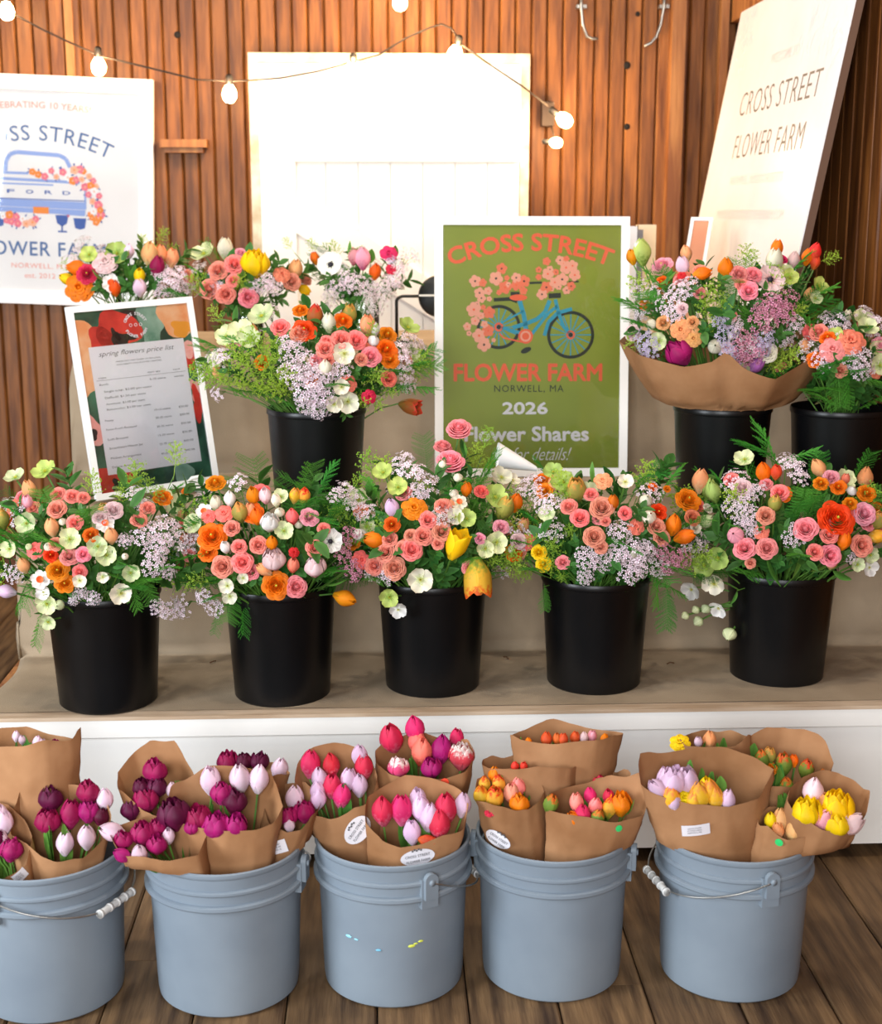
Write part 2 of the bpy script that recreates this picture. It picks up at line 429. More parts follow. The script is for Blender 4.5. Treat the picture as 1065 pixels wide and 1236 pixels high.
def grey_bucket(x, y, az, side, droop, label, bail=True):
    t = thing('plastic_bucket', label, 'bucket', T(x, y, 0) @ Matrix.Rotation(az, 4, 'Z'), 'grey buckets on the floor')
    obj('bucket_body', g_body, parent=t)
    for k in (0, 1): obj('handle_lug', g_lug, parent=t, mtx=Matrix.Rotation(PI*k, 4, 'Z'))
    P = bail_pts(droop, side); b = B(); b.tube(P, .0018, 6, cap=True)
    h = obj('bail_handle', b, m_wire, parent=t)
    mid = len(P)//2; b = B()
    g0, g1 = P[mid-4], P[mid+4]; sh = (P[mid]-(g0+g1)/2)*.6; g = [g0.lerp(g1, i/8)+sh for i in range(9)]
    b.tube(g, .0068, 14)
    for q in (0, 2.2, 4, 5.8, 7.6): b.tube([g0.lerp(g1, q/8)+sh, g0.lerp(g1, (q+.4)/8)+sh], .0082, 14)
    obj('grip', b, m_grip, parent=h)
    return t
R_ = math.radians
GC = [(-.635, 2.48), (-.300, 2.487), (.017, 2.506), (.326, 2.511), (.675, 2.494)]
# az = direction of the first lug (0 = +X, -90 = towards the camera); side: +1 / -1 the way the bail hangs
# bail y axis (side=+1) is az+90
grey_bucket(*GC[0], R_(-117), 1, .050, 'grey plastic bucket of plum and pale pink tulips, leftmost, cut by the photo edge')
grey_bucket(*GC[1], R_(-12), 1, .04, 'grey plastic bucket of dark magenta and white-pink tulips, second from the left')
grey_bucket(*GC[2], R_(-64), 1, .07, 'grey plastic bucket of hot pink and lilac tulips with a yellow paint splash')
grey_bucket(*GC[3], R_(-14), 1, .05, 'grey plastic bucket of orange and green tulips between the pink and yellow ones')
grey_bucket(*GC[4], R_(-78), -1, .055, 'grey plastic bucket of lilac, yellow and peach tulips, rightmost with its wire handle in front')
# paint flecks on the middle bucket
def bucket_pt(c, px, py, rad):
    """where the line of sight meets the bucket wall"""
    d = ray(px, py); a = d.x**2+d.y**2; e = Vector((CAM.x-c[0], CAM.y-c[1])); bb = e.x*d.x+e.y*d.y; cc = e.length_squared-rad**2
    t = (-bb-math.sqrt(max(bb*bb-a*cc, 0)))/a
    return CAM+d*t
for px, py, cn, r in ((497, 1142, '#d8e25a', .004), (508, 1136, '#d8e25a', .003), (502, 1139, '#d8e25a', .0025), (421, 1130, '#8fd0e6', .004), (430, 1134, '#8fd0e6', .0025), (457, 1147, '#6fb6d6', .003)):
    p = bucket_pt(GC[2], px, py, .1400); n = Vector((p.x-GC[2][0], p.y-GC[2][1], 0)).normalized(); b = B()
    b.lathe([(.0001, .0012), (r*.7, .001), (r, 0)], 9)
    bk = [o for o in COL.objects if o.name.startswith('plastic_bucket')][2]
    obj('paint_fleck', b, mat('fleck'+cn, cn, rough=.5), parent=bk, mtx=bk.matrix_world.inverted() @ orient(p, n) @ Matrix.Diagonal((1.8, .8, 1, 1)))

bp = [(.0005, .004), (.103, .004), (.106, 0), (.1085, .003), (.1095, .02), (.1235, .243), (.1240, .246), (.1265, .247), (.1272, .250), (.1268, .259), (.1255, .262), (.1235, .260), (.1225, .24), (.1200, .20), (.1070, .012), (.0005, .010)]
b = B(); b.lathe(bp, 64); k_body = b.mesh('bucket_body', [m_black]); k_body.set_sharp_from_angle(angle=R_(28))
b = B(); b.lathe([(.0005, 0), (.116, 0)], 40); k_water = b.mesh('water', [mat('bucket_water', '#141a16', rough=.05)])
BC = [(-.619, 3.06), (-.229, 3.09), (.117, 3.135), (.496, 3.14), (.939, 3.17)]
UC = [(-.162, 3.58), (.885, 3.58), (1.178, 3.53)]
BL = ['black plastic flower bucket at the left end of the lowest step', 'black plastic flower bucket on the lowest step below the bouquet with a white anemone',
      'black plastic flower bucket in the middle of the lowest step below a hanging parrot tulip', 'black plastic flower bucket on the lowest step, fourth from the left',
      'black plastic flower bucket at the right of the lowest step with hellebores trailing beside it',
      'black plastic flower bucket on the upper step between price list and green poster', 'black plastic flower bucket on the upper step under the kraft paper bouquets', 'black plastic flower bucket at the far right of the upper step']
for i, ((x, y), z) in enumerate([(q, Z1+.004) for q in BC]+[(q, Z2+.004) for q in UC]):
    t = thing('flower_bucket', BL[i], 'bucket', T(x, y, z), 'black flower buckets')
    obj('bucket_body', k_body, parent=t); obj('water', k_water, parent=t, mtx=T(0, 0, .15))

# ------------------------------------------------------------------ signs
def glass():
    if 'pane_glass' in MATS: return MATS['pane_glass']
    M = bpy.data.materials.new('pane_glass'); M.use_nodes = True; N = M.node_tree.nodes; L = M.node_tree.links
    N.remove(N['Principled BSDF'])
    fr = N.new('ShaderNodeFresnel'); fr.inputs[0].default_value = 1.5
    gl = N.new('ShaderNodeBsdfGlossy'); gl.inputs['Roughness'].default_value = .03
    tr = N.new('ShaderNodeBsdfTransparent'); mx = N.new('ShaderNodeMixShader')
    L.new(fr.outputs[0], mx.inputs[0]); L.new(tr.outputs[0], mx.inputs[1]); L.new(gl.outputs[0], mx.inputs[2]); L.new(mx.outputs[0], N['Material Output'].inputs[0])
    MATS['pane_glass'] = M
    return M
BASE = Matrix(((1, 0, 0, 0), (0, 0, -1, 0), (0, 1, 0, 0), (0, 0, 0, 1)))
def pose(p, yaw, lean, roll): return T(*p) @ Matrix.Rotation(yaw, 4, 'Z') @ BASE @ Matrix.Rotation(lean, 4, 'X') @ Matrix.Rotation(roll, 4, 'Z')
def frame_parts(t, W, H, fw, dp, m_print, pane=True, mfr=None):
    """t: empty whose local xy is the picture plane (origin bottom centre), z towards the viewer"""
    mfr = mfr or m_frame
    for nm, q in (('frame_side', [(-W/2, 0), (-W/2+fw, fw), (-W/2+fw, H-fw), (-W/2, H)]), ('frame_side', [(W/2, 0), (W/2, H), (W/2-fw, H-fw), (W/2-fw, fw)]),
                  ('frame_rail', [(-W/2, H), (-W/2+fw, H-fw), (W/2-fw, H-fw), (W/2, H)]), ('frame_rail', [(-W/2, 0), (W/2, 0), (W/2-fw, fw), (-W/2+fw, fw)])):
        b = B(); vs = [(x, y, -dp) for x, y in q]+[(x, y, 0) for x, y in q]
        b.add(vs, [(0, 3, 2, 1), (4, 5, 6, 7), (0, 1, 5, 4), (1, 2, 6, 5), (2, 3, 7, 6), (3, 0, 4, 7)]); obj(nm, b, mfr, parent=t)
    b = B(); b.box((-W/2+fw*.5, fw*.5, -dp*.95), (W/2-fw*.5, H-fw*.5, -dp*.5)); obj('print_panel', b, m_print, parent=t)
    if pane:
        b = B(); b.box((-W/2+fw*.6, fw*.6, -dp*.20), (W/2-fw*.6, H-fw*.6, -dp*.16)); obj('glass_pane', b, glass(), parent=t)
    return -dp*.5

# --- green poster
gt = thing('framed_poster', 'large green framed poster with an orange flower bicycle in a white frame', 'poster', pose((.4344, 3.9772, .7055), -.0014, -.1059, -.0026))
m_green = mat('poster_green', '#87960a', '#95a216', rough=.5, scale=3)
zp = frame_parts(gt, .5556, .7386, .024, .022, m_green)
K = 6.41e-4
def gx(x): return (x-525)*K
def gy(y): return (1200-y)*K
or_, pk, bl, dk, wh, pk2 = [mat(n, c, rough=.6) for n, c in (('print_orange', '#fb6a3c'), ('print_peach', '#fdb094'), ('print_blue', '#2aa3c0'), ('print_dark', '#16240c'), ('print_white', '#f2eef2'), ('print_coral', '#f98058'))]
GM = [or_, pk, bl, dk, wh, pk2]
b = B()
text(b, 'CROSS STREET', gx(518), gy(158), 745*K, zp+.0006, 0, cap=72*K, bold=.03, arc=.62)
text(b, 'FLOWER FARM', gx(510), gy(733), 662*K, zp+.0006, 0, cap=74*K, bold=.03)
obj('orange_lettering', b, GM, parent=gt)
b = B(); text(b, 'NORWELL, MA', gx(514), gy(805), 312*K, zp+.0006, 3, cap=30*K, spacing=1.15, bold=.004); obj('dark_lettering', b, GM, parent=gt)
b = B()
text(b, '2026', gx(497), gy(893), 200*K, zp+.0006, 4, cap=50*K, bold=.035)
text(b, 'Flower Shares', gx(505), gy(1008), 556*K, zp+.0006, 4, cap=62*K, bold=.03)
text(b, 'ask for details!', gx(525), gy(1098), 350*K, zp+.0006, 4, cap=58*K, shear=.35, bold=-.008)
obj('white_lettering', b, GM, parent=gt)
b = B()   # bicycle print
def ln(x0, y0, x1, y1, w_, m_, dz=0): b.line((gx(x0), gy(y0)), (gx(x1), gy(y1)), w_*K, zp+.0004+dz, m_)
for cx, cy, r in ((378, 532, 98), (700, 567, 106)):
    for i in range(16):
        a = 2*PI*i/16; ln(cx, cy, cx+(r-12)*math.cos(a), cy+(r-12)*math.sin(a), 5, 2)
    b.ring((gx(cx), gy(cy)), (r-14)*K, r*K, zp+.0005, 3)
    b.ring((gx(cx), gy(cy)), 11*K, 20*K, zp+.0007, 0); b.disc((gx(cx), gy(cy)), 10*K, 12, 3, z=zp+.0008)
def crv(pts, w_, m_, dz=.0003):
    for a, c in zip(pts[:-1], pts[1:]): ln(*a, *c, w_, m_, dz)
crv([(470, 415), (490, 480), (505, 575)], 20, 2); crv([(605, 415), (585, 465), (550, 497), (505, 515), (440, 535)], 18, 2)
crv([(640, 440), (600, 470), (560, 520), (520, 570), (390, 535)], 14, 2); crv([(630, 410), (645, 470), (668, 530), (700, 565)], 16, 2)
crv([(582, 570), (600, 510), (640, 470), (705, 452)], 16, 2); crv([(380, 560), (400, 580), (490, 600)], 7, 0); crv([(385, 515), (490, 460)], 8, 2)
b.disc((gx(498), gy(573)), 33*K, 24, 0, z=zp+.001); b.ring((gx(498), gy(573)), 16*K, 24*K, zp+.0011, 1, 24)
b.disc((gx(500), gy(635)), 25*K, 14, 3, ry=12*K, rot=.4, z=zp+.001); crv([(355, 412), (430, 408), (460, 420)], 16, 3); ln(430, 385, 470, 385, 16, 3)
b.disc((gx(465), gy(402)), 40*K, 18, 0, ry=14*K, z=zp+.0012); crv([(600, 395), (655, 392)], 22, 3); ln(515, 338, 570, 336, 10, 3); ln(690, 333, 735, 331, 8, 3)
obj('bicycle_print', b, GM, parent=gt)
random.seed(11); b = B()
def pflower(x, y, r, m_):
    a0 = random.random()*6
    for i in range(5):
        a = a0+2*PI*i/5; b.disc((gx(x)+r*.58*K*math.cos(a), gy(y)+r*.58*K*math.sin(a)), r*.5*K, 10, m_, z=zp+.0013+random.random()*.0002)
    b.disc((gx(x), gy(y)), r*.42*K, 9, m_, z=zp+.0014); b.disc((gx(x), gy(y)), r*.18*K, 7, random.choice((0, 3)), z=zp+.0017)
for x, y, r in ((390, 275, 24), (272, 330, 26), (306, 337, 18), (365, 318, 30), (413, 316, 12), (455, 315, 22), (490, 330, 26), (405, 358, 28), (455, 347, 24), (292, 382, 24), (330, 373, 18), (378, 380, 12), (300, 405, 20),
                (335, 408, 12), (266, 455, 32), (308, 445, 12), (335, 468, 26), (272, 505, 20), (237, 530, 18), (314, 520, 16), (290, 570, 30), (330, 548, 26), (312, 610, 30), (355, 590, 10), (245, 560, 12), (487, 372, 18), (420, 345, 12), (282, 430, 12), (298, 482, 16),
                (590, 243, 18), (650, 238, 20), (678, 232, 14), (706, 262, 24), (677, 270, 28), (632, 290, 14), (605, 278, 16), (596, 298, 26), (555, 280, 14), (555, 312, 14), (660, 322, 28), (716, 303, 26), (627, 335, 24), (590, 357, 26), (570, 388, 24), (645, 355, 14), (700, 352, 20), (680, 370, 18), (615, 365, 10), (665, 252, 12)):
    pflower(x, y, r, random.choice((1, 1, 1, 5)))
obj('flower_print', b, GM, parent=gt)

# --- price list
pt = thing('framed_price_list', 'white-framed spring flowers price list printed over red and peach blooms, leaning on the upper step', 'sign', pose((-.5901, 3.7247, .7225), .5459, -.172, .046))
m_leafprint = mat('print_foliage', '#0f3d2c', '#3d7a5c', rough=.6, scale=9, contrast=(.4, .62))
PW, PH = .3512, .5061
zq = frame_parts(pt, PW, PH, .0165, .018, m_leafprint)
iw, ih = PW-.033, PH-.033
def lx(u): return (u-.5)*iw
def ly(v): return .0165+v*ih
PM = [mat('print_red', '#e23a2c', '#c32a20', rough=.6, scale=25), mat('print_apricot', '#f2a066', '#f7c79a', rough=.6, scale=18), mat('print_blush', '#f29a92', '#f7bdb2', rough=.6, scale=18), mat('print_black', '#150c0c', rough=.6), m_paper, m_ink, mat('print_sage', '#9fc0ae', '#5f9078', rough=.6, scale=14), mat('print_gold', '#f0a22e', rough=.6)]
b = B(); random.seed(4)
def blob(u, v, ru, rv, m_, dz=0, ph=0, wob=.12):
    n = 26; pts = []
    for i in range(n):
        a = 2*PI*i/n; k = 1+wob*math.sin(3*a+ph)+wob*.5*math.sin(5*a+ph*2)
        pts.append((max(-iw/2-.006, min(iw/2+.006, lx(u)+ru*iw*k*math.cos(a))), max(.010, min(PH-.010, ly(v)+rv*iw*k*math.sin(a)))))
    b.poly(pts, zq+.0003+dz, m_)
blob(.03, .80, .17, .26, 1, 0, 1); blob(.0, .66, .14, .2, 1, .0001, 2); blob(.66, .90, .11, .2, 6, 0, .5, .2); blob(.9, .93, .17, .17, 1, .0002, 0); blob(.93, .86, .1, .07, 7, .0003, 1, .2)
blob(.36, .885, .2, .16, 0, .0003, 2); blob(.20, .84, .1, .12, 0, .0003, 1); blob(.40, .835, .09, .05, 3, .0004, 1, .3); blob(.33, .85, .04, .06, 3, .0004, 2, .3)
blob(.46, .95, .07, .07, 3, .0002, 0, .2)
blob(0, .34, .1, .13, 2, .0002, 3); blob(.02, .33, .03, .05, 3, .0003, 0); blob(.1, .05, .2, .14, 0, .0002, 1); blob(.16, .03, .06, .05, 3, .0003, 2, .3)
blob(.97, .69, .06, .1, 0, .0002, 1); blob(.96, .74, .05, .08, 2, .0003, 0); blob(.98, .42, .06, .14, 0, .0002, 2, .3); blob(.97, .50, .05, .1, 2, .0001, 1, .3); blob(.75, .04, .09, .09, 6, .0002, 1)
obj('flower_backdrop', b, PM, parent=pt)
b = B(); b.poly([(lx(.085), ly(.095)), (lx(.925), ly(.095)), (lx(.925), ly(.805)), (lx(.085), ly(.805))], zq+.0012, 4); obj('white_sheet', b, PM, parent=pt)
b = B(); z_ = zq+.0017
text(b, 'spring flowers price list', lx(.50), ly(.762), iw*.66, z_, 5, cap=.0125, shear=.45, bold=-.006)
for i, s in enumerate(('PRICES MAY VARY BASED ON SEASONAL', 'AVAILABILITY AND FLOWER VARIETIES')): text(b, s, lx(.5), ly(.712-.017*i), iw*.40, z_, 5, cap=.0034)
text(b, 'ITEM', lx(.13), ly(.63), .020, z_, 5, cap=.0042, align='L'); text(b, 'stem qty', lx(.56), ly(.635), .036, z_, 5, cap=.0046, align='L'); text(b, 'cost', lx(.79), ly(.635), .020, z_, 5, cap=.0046, align='L')
b.box((lx(.11), ly(.617), zq+.0013), (lx(.90), ly(.6185), z_), 5)
rowsL = [('Bunch', .595, .13), ('Single tulip: $2.00 per stem', .555, .16), ('Daffodil: $1.50 per stem', .52, .16), ('Anemone: $3.00 per stem', .485, .16), ('Ranunculus: $3.00 per stem', .455, .16), ('Posey', .395, .13), ('Farm Fresh Bouquet', .345, .13), ('Lush Bouquet', .29, .13), ('Sweetheart Mason Jar', .24, .13), ('Medium Arrangement', .185, .13), ('Deluxe Arrangement', .135, .13)]
for s, v, u in rowsL: text(b, s, lx(u), ly(v), len(s)*.0047, z_, 5, cap=.0052, align='L')
for s, v in (('5-10 stems', .595), ('10-15 stems', .42), ('20-25 stems', .375), ('30-35 stems', .325), ('15-20 stems', .275), ('25-30 stems', .225), ('40-50 stems', .17)): text(b, s, lx(.57), ly(v), .046, z_, 5, cap=.0052, align='L')
for s, v in (('varies', .595), ('$20.00', .42), ('$30.00', .375), ('$50.00', .325), ('$35.00', .275), ('$60.00', .225), ('$90.00', .17)): text(b, s, lx(.79), ly(v), .028, z_, 5, cap=.0052, align='L')
obj('printed_text', b, PM, parent=pt)
b = B()   # round emblem of letters
cx, cy, rr = lx(.52), ly(.905), .030
for s, a0, sgn in (('CROSS STREET', PI/2, 1), ('FLOWER FARM', -PI/2, -1)):
    for i, ch in enumerate(s):
        if ch == ' ': continue
        a = a0-sgn*(i-(len(s)-1)/2)*.215
        text(b, ch, cx+rr*math.cos(a), cy+rr*math.sin(a), None, z_, 4, cap=.0072, bold=.05, rot=a-PI/2*sgn)
for i in range(3): b.ring((cx-.014+.014*i, cy), .003, .0045, z_, 4, 10)
obj('round_emblem', b, PM, parent=pt)
b = B(); q = [atY(244, 590, 3.62), atY(226, 584, 3.62), atY(232, 577, 3.61), atY(242, 575, 3.61), atY(250, 582, 3.62), atY(252, 600, 3.63)]
q2 = []
for i in range(len(q)-1):
    for k in range(4): q2.append(q[i].lerp(q[i+1], k/4))
q2.append(q[-1])
b.tube(q2, .005, 8); obj('easel_hook', b, mat('white_wire', '#dcdad2', rough=.4), parent=pt, mtx=pt.matrix_world.inverted())

# --- anniversary sign on the wall
at_ = thing('framed_wall_sign', 'white-framed sign with a blue flower truck hanging on the board wall at left', 'sign', pose((-1.2607, 5.342, 1.1173), .0003, -.012, -.0367))
AW, AH = .8385, .8192
zr = frame_parts(at_, AW, AH, .052, .035, mat('sign_white', '#eee8e4', '#f3eeea', rough=.6, scale=3), mfr=mat('sign_frame_white', '#eeecec', rough=.5))
KA = AW/282
def ax(x): return (x-42)*KA
def ay(y): return (368-y)*KA
AM = [mat('sign_salmon', '#f09a86', rough=.6), mat('sign_navy', '#4a6a9c', rough=.6), mat('sign_blue', '#93a9dd', rough=.6), mat('sign_orange', '#f48a26', rough=.6), mat('sign_pink', '#f0788a', rough=.6), mat('sign_peach', '#f7b592', rough=.6), mat('sign_deepblue', '#3558a4', rough=.6), mat('sign_white2', '#f4f1ee', rough=.6)]
b = B(); z_ = zr+.001
text(b, 'CELEBRATING 10 YEARS!', ax(42), ay(127), 130*KA, z_, 0, cap=7.5*KA, arc=1.6, bold=.004)
text(b, 'NORWELL, MA', ax(42), ay(321), 70*KA, z_, 0, cap=6*KA, spacing=1.1, bold=.004); text(b, 'est. 2012', ax(42), ay(333), 38*KA, z_, 0, cap=6*KA)
obj('salmon_lettering', b, AM, parent=at_)
b = B(); text(b, 'CROSS STREET', ax(42), ay(160), 186*KA, z_, 1, cap=18*KA, arc=.62, spacing=1.1, bold=.004); text(b, 'FLOWER FARM', ax(42), ay(300), 162*KA, z_, 1, cap=17*KA, spacing=1.1, bold=.01); obj('navy_lettering', b, AM, parent=at_)
b = B()
def al(x0, y0, x1, y1, w_, m_, dz=0): b.line((ax(x0), ay(y0)), (ax(x1), ay(y1)), w_*KA, z_+dz, m_)
for pts in ([(2, 207), (3, 195), (8, 187), (16, 184), (68, 186), (76, 190), (81, 200)],):
    for a, c in zip(pts[:-1], pts[1:]): al(*a, *c, 5, 2)
al(-10, 209, 30, 209, 3, 2); al(-14, 216, 92, 218, 3.5, 2); al(-16, 222, 60, 222, 2, 2); al(-16, 245, 99, 246, 9, 2, .0002); al(-16, 253, 99, 254, 6, 2, .0001); al(-16, 240, 99, 240, 1.2, 6)
al(-16, 218, -16, 250, 2.5, 2); al(99, 218, 99, 250, 2.5, 2)
for s, x in (('F', 8), ('O', 31), ('R', 54), ('D', 76)): text(b, s, ax(x), ay(231), 9*KA, z_, 6, cap=4.2*KA, bold=.03)
al(35, 253, 54, 253, 8, 3, .0006)
for x in (-8, 92): b.poly([(ax(x-8), ay(261)), (ax(x+8), ay(261)), (ax(x+6), ay(273)), (ax(x), ay(275)), (ax(x-6), ay(273))], z_, 6)
b.poly([(ax(62), ay(258)), (ax(78), ay(258)), (ax(76), ay(268)), (ax(70), ay(272)), (ax(64), ay(268))], z_, 6); al(70, 270, 70, 278, 2, 6); al(65, 278, 76, 278, 2, 6); al(77, 253, 78, 260, 3, 4); al(58, 254, 98, 256, 5, 2)
obj('truck_print', b, AM, parent=at_)
b = B(); random.seed(8)
gar = [(35, 207), (42, 210), (50, 212), (58, 205), (64, 212), (72, 206), (78, 212), (86, 203), (93, 202), (97, 204), (88, 215), (84, 216), (95, 214), (104, 210), (109, 215), (99, 223), (106, 221), (112, 222), (103, 232), (110, 228), (116, 233), (108, 240), (115, 244), (109, 252), (117, 250), (107, 260), (115, 260), (118, 256), (112, 265), (105, 256)]
gar += [(-2, 262), (6, 260), (14, 262), (22, 264), (8, 268), (16, 270), (34, 268), (26, 270), (2, 267), (38, 264)]
for x, y in gar:
    c = random.choice((3, 3, 4, 4, 5, 7)); r = random.uniform(3.6, 5.4)*KA
    for i in range(5): b.disc((ax(x)+.5*r*math.cos(i*1.257), ay(y)+.5*r*math.sin(i*1.257)), r*.55, 8, c, z=z_+.0008+.0002*random.random())
    b.disc((ax(x), ay(y)), r*.25, 7, 5 if c != 5 else 3, z=z_+.0013)
    for _ in range(2):
        a = random.random()*6.28; b.disc((ax(x)+1.2*r*math.cos(a), ay(y)+1.2*r*math.sin(a)), r*.45, 6, 6, ry=r*.2, rot=a, z=z_+.0003)
obj('flower_print', b, AM, parent=at_)

# --- welcome board leaning on the side wall
up = Vector((.19, 0, 1.08)).normalized(); rx = Vector((0, -1, 0)); nz = rx.cross(up)
M4 = Matrix((rx, up, nz)).transposed().to_4x4(); M4.translation = Vector((1.075, 4.445, Z3+.006))
wt = thing('welcome_board', 'large white welcome board leaning against the right-hand wood wall', 'sign', M4)
WW, WH = 1.29, 1.10
b = B(); b.box((-WW/2, 0, -.004), (WW/2, WH, 0)); obj('face_panel', b, mat('board_white', '#eeedef', '#e2e0e4', rough=.25, scale=3, spec=.6), parent=wt)
b = B(); b.box((-WW/2, 0, -.026), (WW/2, WH, -.0045)); obj('backing_board', b, mat('board_edge', '#5f4332', rough=.7), parent=wt)
WM = [mat('board_ink', '#6e665e', rough=.6), mat('board_faint_ink', '#cfc9c6', rough=.6), mat('board_leaf_print', '#d3ccd2', rough=.6)]
b = B(); z_ = .0006
text(b, 'CROSS STREET', .07, .765, .87, z_, 0, cap=.078, spacing=1.1, bold=-.012); obj('lettering', b, WM, parent=wt); b = B()
text(b, 'FLOWER FARM', .06, .625, .78, z_, 0, cap=.078, spacing=1.1, bold=-.012)
obj('lettering', b, WM, parent=wt)
for q in (('WELCOME TO', .06, .885, .30, z_, 1, .032), ('NORWELL, MASSACHUSETTS', .02, .515, .62, z_, 1, .028), ('WWW.CROSSSTREETFLOWERFARM.COM', .02, .405, .80, z_, 1, .03)):
    b = B(); text(b, *q); obj('small_lettering', b, WM, parent=wt)
b = B(); random.seed(5)
for cx, cy, k in ((-.5, 1.0, 26), (.3, .98, 40), (.52, .86, 26), (.1, .2, 26)):
    b = B()
    for i in range(k):
        a = random.uniform(0, 6.28); q = random.uniform(0, .12)
        b.disc((cx+q*math.cos(a), max(.02, min(WH-.03, cy+q*1.1*math.sin(a)))), random.uniform(.012, .024), 8, 2, ry=.005, rot=random.uniform(0, 3), z=z_*.5+.0001*random.random())
    obj('leaf_print', b, WM, parent=wt)

# --- small orange picture, books, lamp on the top step
TL = atY(834.6, 262, 4.62); TR = atY(861, 262.5, 4.59); BLc = atY(815.6, 312, 4.57)
rx = (TR-TL).normalized(); upv = (TL-BLc); upv = (upv-rx*upv.dot(rx)).normalized(); nz = rx.cross(upv)
M4 = Matrix((rx, upv, nz)).transposed().to_4x4(); Wp = (TR-TL).length; Hp = (TL.z-Z3-.008)/upv.z
M4.translation = TL + rx*Wp/2 - upv*Hp
ft = thing('small_framed_print', 'small peach print in a thin white frame leaning before the welcome board', 'picture', M4)
frame_parts(ft, Wp, Hp, .011, .012, mat('peach_print', '#e7a27c', '#dd9069', rough=.5, scale=5))
def book(px0, px1, py, Y, label, cover, th, yaw):
    a = atY(px0, py, Y); c = atY(px1, py, Y); wd = (c-a).length; H = a.z-Z3-.005
    t = thing('book', label, 'book', T((a.x+c.x)/2, Y+.02, Z3+.0045) @ Matrix.Rotation(yaw, 4, 'Z'))
    b = B(); b.box((-wd/2, -th/2, 0), (wd/2, -th/2+.003, H)); b.box((-wd/2, th/2-.003, 0), (wd/2, th/2, H)); b.box((-wd/2, -th/2, 0), (-wd/2+.003, th/2, H)); obj('cover', b, cover, parent=t)
    b = B(); b.box((-wd/2+.003, -th/2+.003, .004), (wd/2-.004, th/2-.003, H-.004)); obj('pages', b, m_paper, parent=t)
book(770, 793, 271, 4.62, 'upright cream-covered book behind the right edge of the green poster', mat('cream_cover', '#dcc3a0', '#e6d2b4', rough=.7, scale=5), .03, 0)
book(757, 769, 273, 4.56, 'upright white-covered book partly hidden by the green poster', mat('white_cover', '#e4e4ea', rough=.6), .04, .1)
book(766, 777, 277, 4.59, 'upright dark grey book between the white and cream books', mat('grey_cover', '#6d6b70', '#86848a', rough=.6, scale=8), .02, .25)
# black lamp with round head
p0 = atY(479, 395, 4.5); pz = atY(479, 364, 4.5); p1 = atY(488, 357.5, 4.5); p2 = atY(530, 357.5, 4.5)
dl = thing('desk_lamp', 'black lamp with a bent arm and round head half hidden by the green poster', 'lamp', T(p0.x, 4.5, Z3+.004))
li = dl.matrix_world.inverted()
b = B(); b.lathe([(.0005, 0), (.05, 0), (.052, .004), (.05, .010), (.012, .014), (.0005, .014)], 28); obj('base', b, m_black_metal, parent=dl)
b = B(); arc_ = [Vector((p0.x, 4.5, Z3+.015)), Vector((p0.x, 4.5, pz.z-.005))]
for i in range(7):
    a = PI-(PI/2)*i/6; arc_.append(Vector((p1.x+(p1.x-p0.x)*math.cos(a), 4.5, pz.z+(p1.z-pz.z)*math.sin(a))))
arc_.append(p2); b.tube(arc_, .0052, 10); obj('arm', b, m_black_metal, parent=dl, mtx=li)
hd = orient((p2.x, 4.5, p2.z), (-.1, -1, .05))
b = B(); b.lathe([(.0005, .012), (.058, .012), (.064, .006), (.066, 0), (.064, -.012), (.03, -.022), (.0005, -.024)], 36); obj('head', b, m_black_metal, parent=dl, mtx=li @ hd)
b = B(); b.box((-.064, -.003, .0125), (.064, .003, .015)); obj('pale_strip', b, mat('lamp_strip', '#e4e2dd', rough=.3), parent=dl, mtx=li @ T(p2.x, 4.487, p2.z+.004) @ Matrix.Rotation(PI/2, 4, 'X'), label='pale strip across the head')  # thin pale bar laid across the lamp head

# ------------------------------------------------------------------ string lights
sy = 5.22
wp = [(-60, -20), (17, 17), (50, 35), (84, 51), (117, 66), (135, 71), (189, 84), (237, 96), (277, 98), (304, 97), (340, 94), (384, 86), (425, 75), (458, 66), (490, 46), (520, 33), (533, 29), (545, 34), (558, 54), (590, 77), (632, 105), (662, 128)]
b = B(); b.tube([atY(x, y, sy) for x, y in wp], .0035, 6)
ws = obj('string_light_cable', b, mat('dark_cable', '#2b1d14', rough=.7)); tag(ws, 'dark sagging cable of the string lights across wall and white door', 'cable')
m_bulb = mat('lit_bulb', '#ffd79a', rough=.3, emit=45)
bulb_prof = [(.0005, -.034), (.012, -.031), (.019, -.022), (.0215, -.010), (.019, .003), (.012, .014), (.009, .020)]
bb = B(); bb.lathe(bulb_prof, 18); bulb_me = bb.mesh('bulb', [m_bulb])
bs = B(); bs.lathe([(.0098, .016), (.011, .018), (.011, .042), (.006, .048), (.0005, .049)], 14); sock_me = bs.mesh('socket', [mat('socket_black', '#1a1512', rough=.5)])
for px, py, dr, lab, pw in ((8, 10, (0, 0, 1), 'lit round bulb at the top left corner', 4), (119, 77, (0, 0, 1), 'lit round bulb just above the truck sign', 6), (277, 110, (0, 0, 1), 'lit round bulb left of the white door', 8),
                        (427, 80, (0, -.7, .6), 'lit round bulb at the middle of the door top', 8), (483, -1, (0, 0, 1), 'lit round bulb at the top edge above the white door', 10), (550, 62, (.3, -.3, 1), 'lit round bulb above the right part of the door', 8),
                        (679, 143, (-.8, 0, .6), 'upper lit round bulb of the pair right of the door', 9), (669, 172, (-1, 0, .1), 'lower small lit round bulb right of the door', 4)):
    p = atY(px, py, sy)
    t = thing('string_bulb', lab, 'light bulb', orient(p, dr, 0, 1.2 if py != 172 else .9), 'string light bulbs')
    obj('bulb', bulb_me, parent=t); obj('socket', sock_me, parent=t)
    l = lamp('bulb_light', p+Vector((0, -.05, 0)), pw*.6, (1, .68, .36), .02)
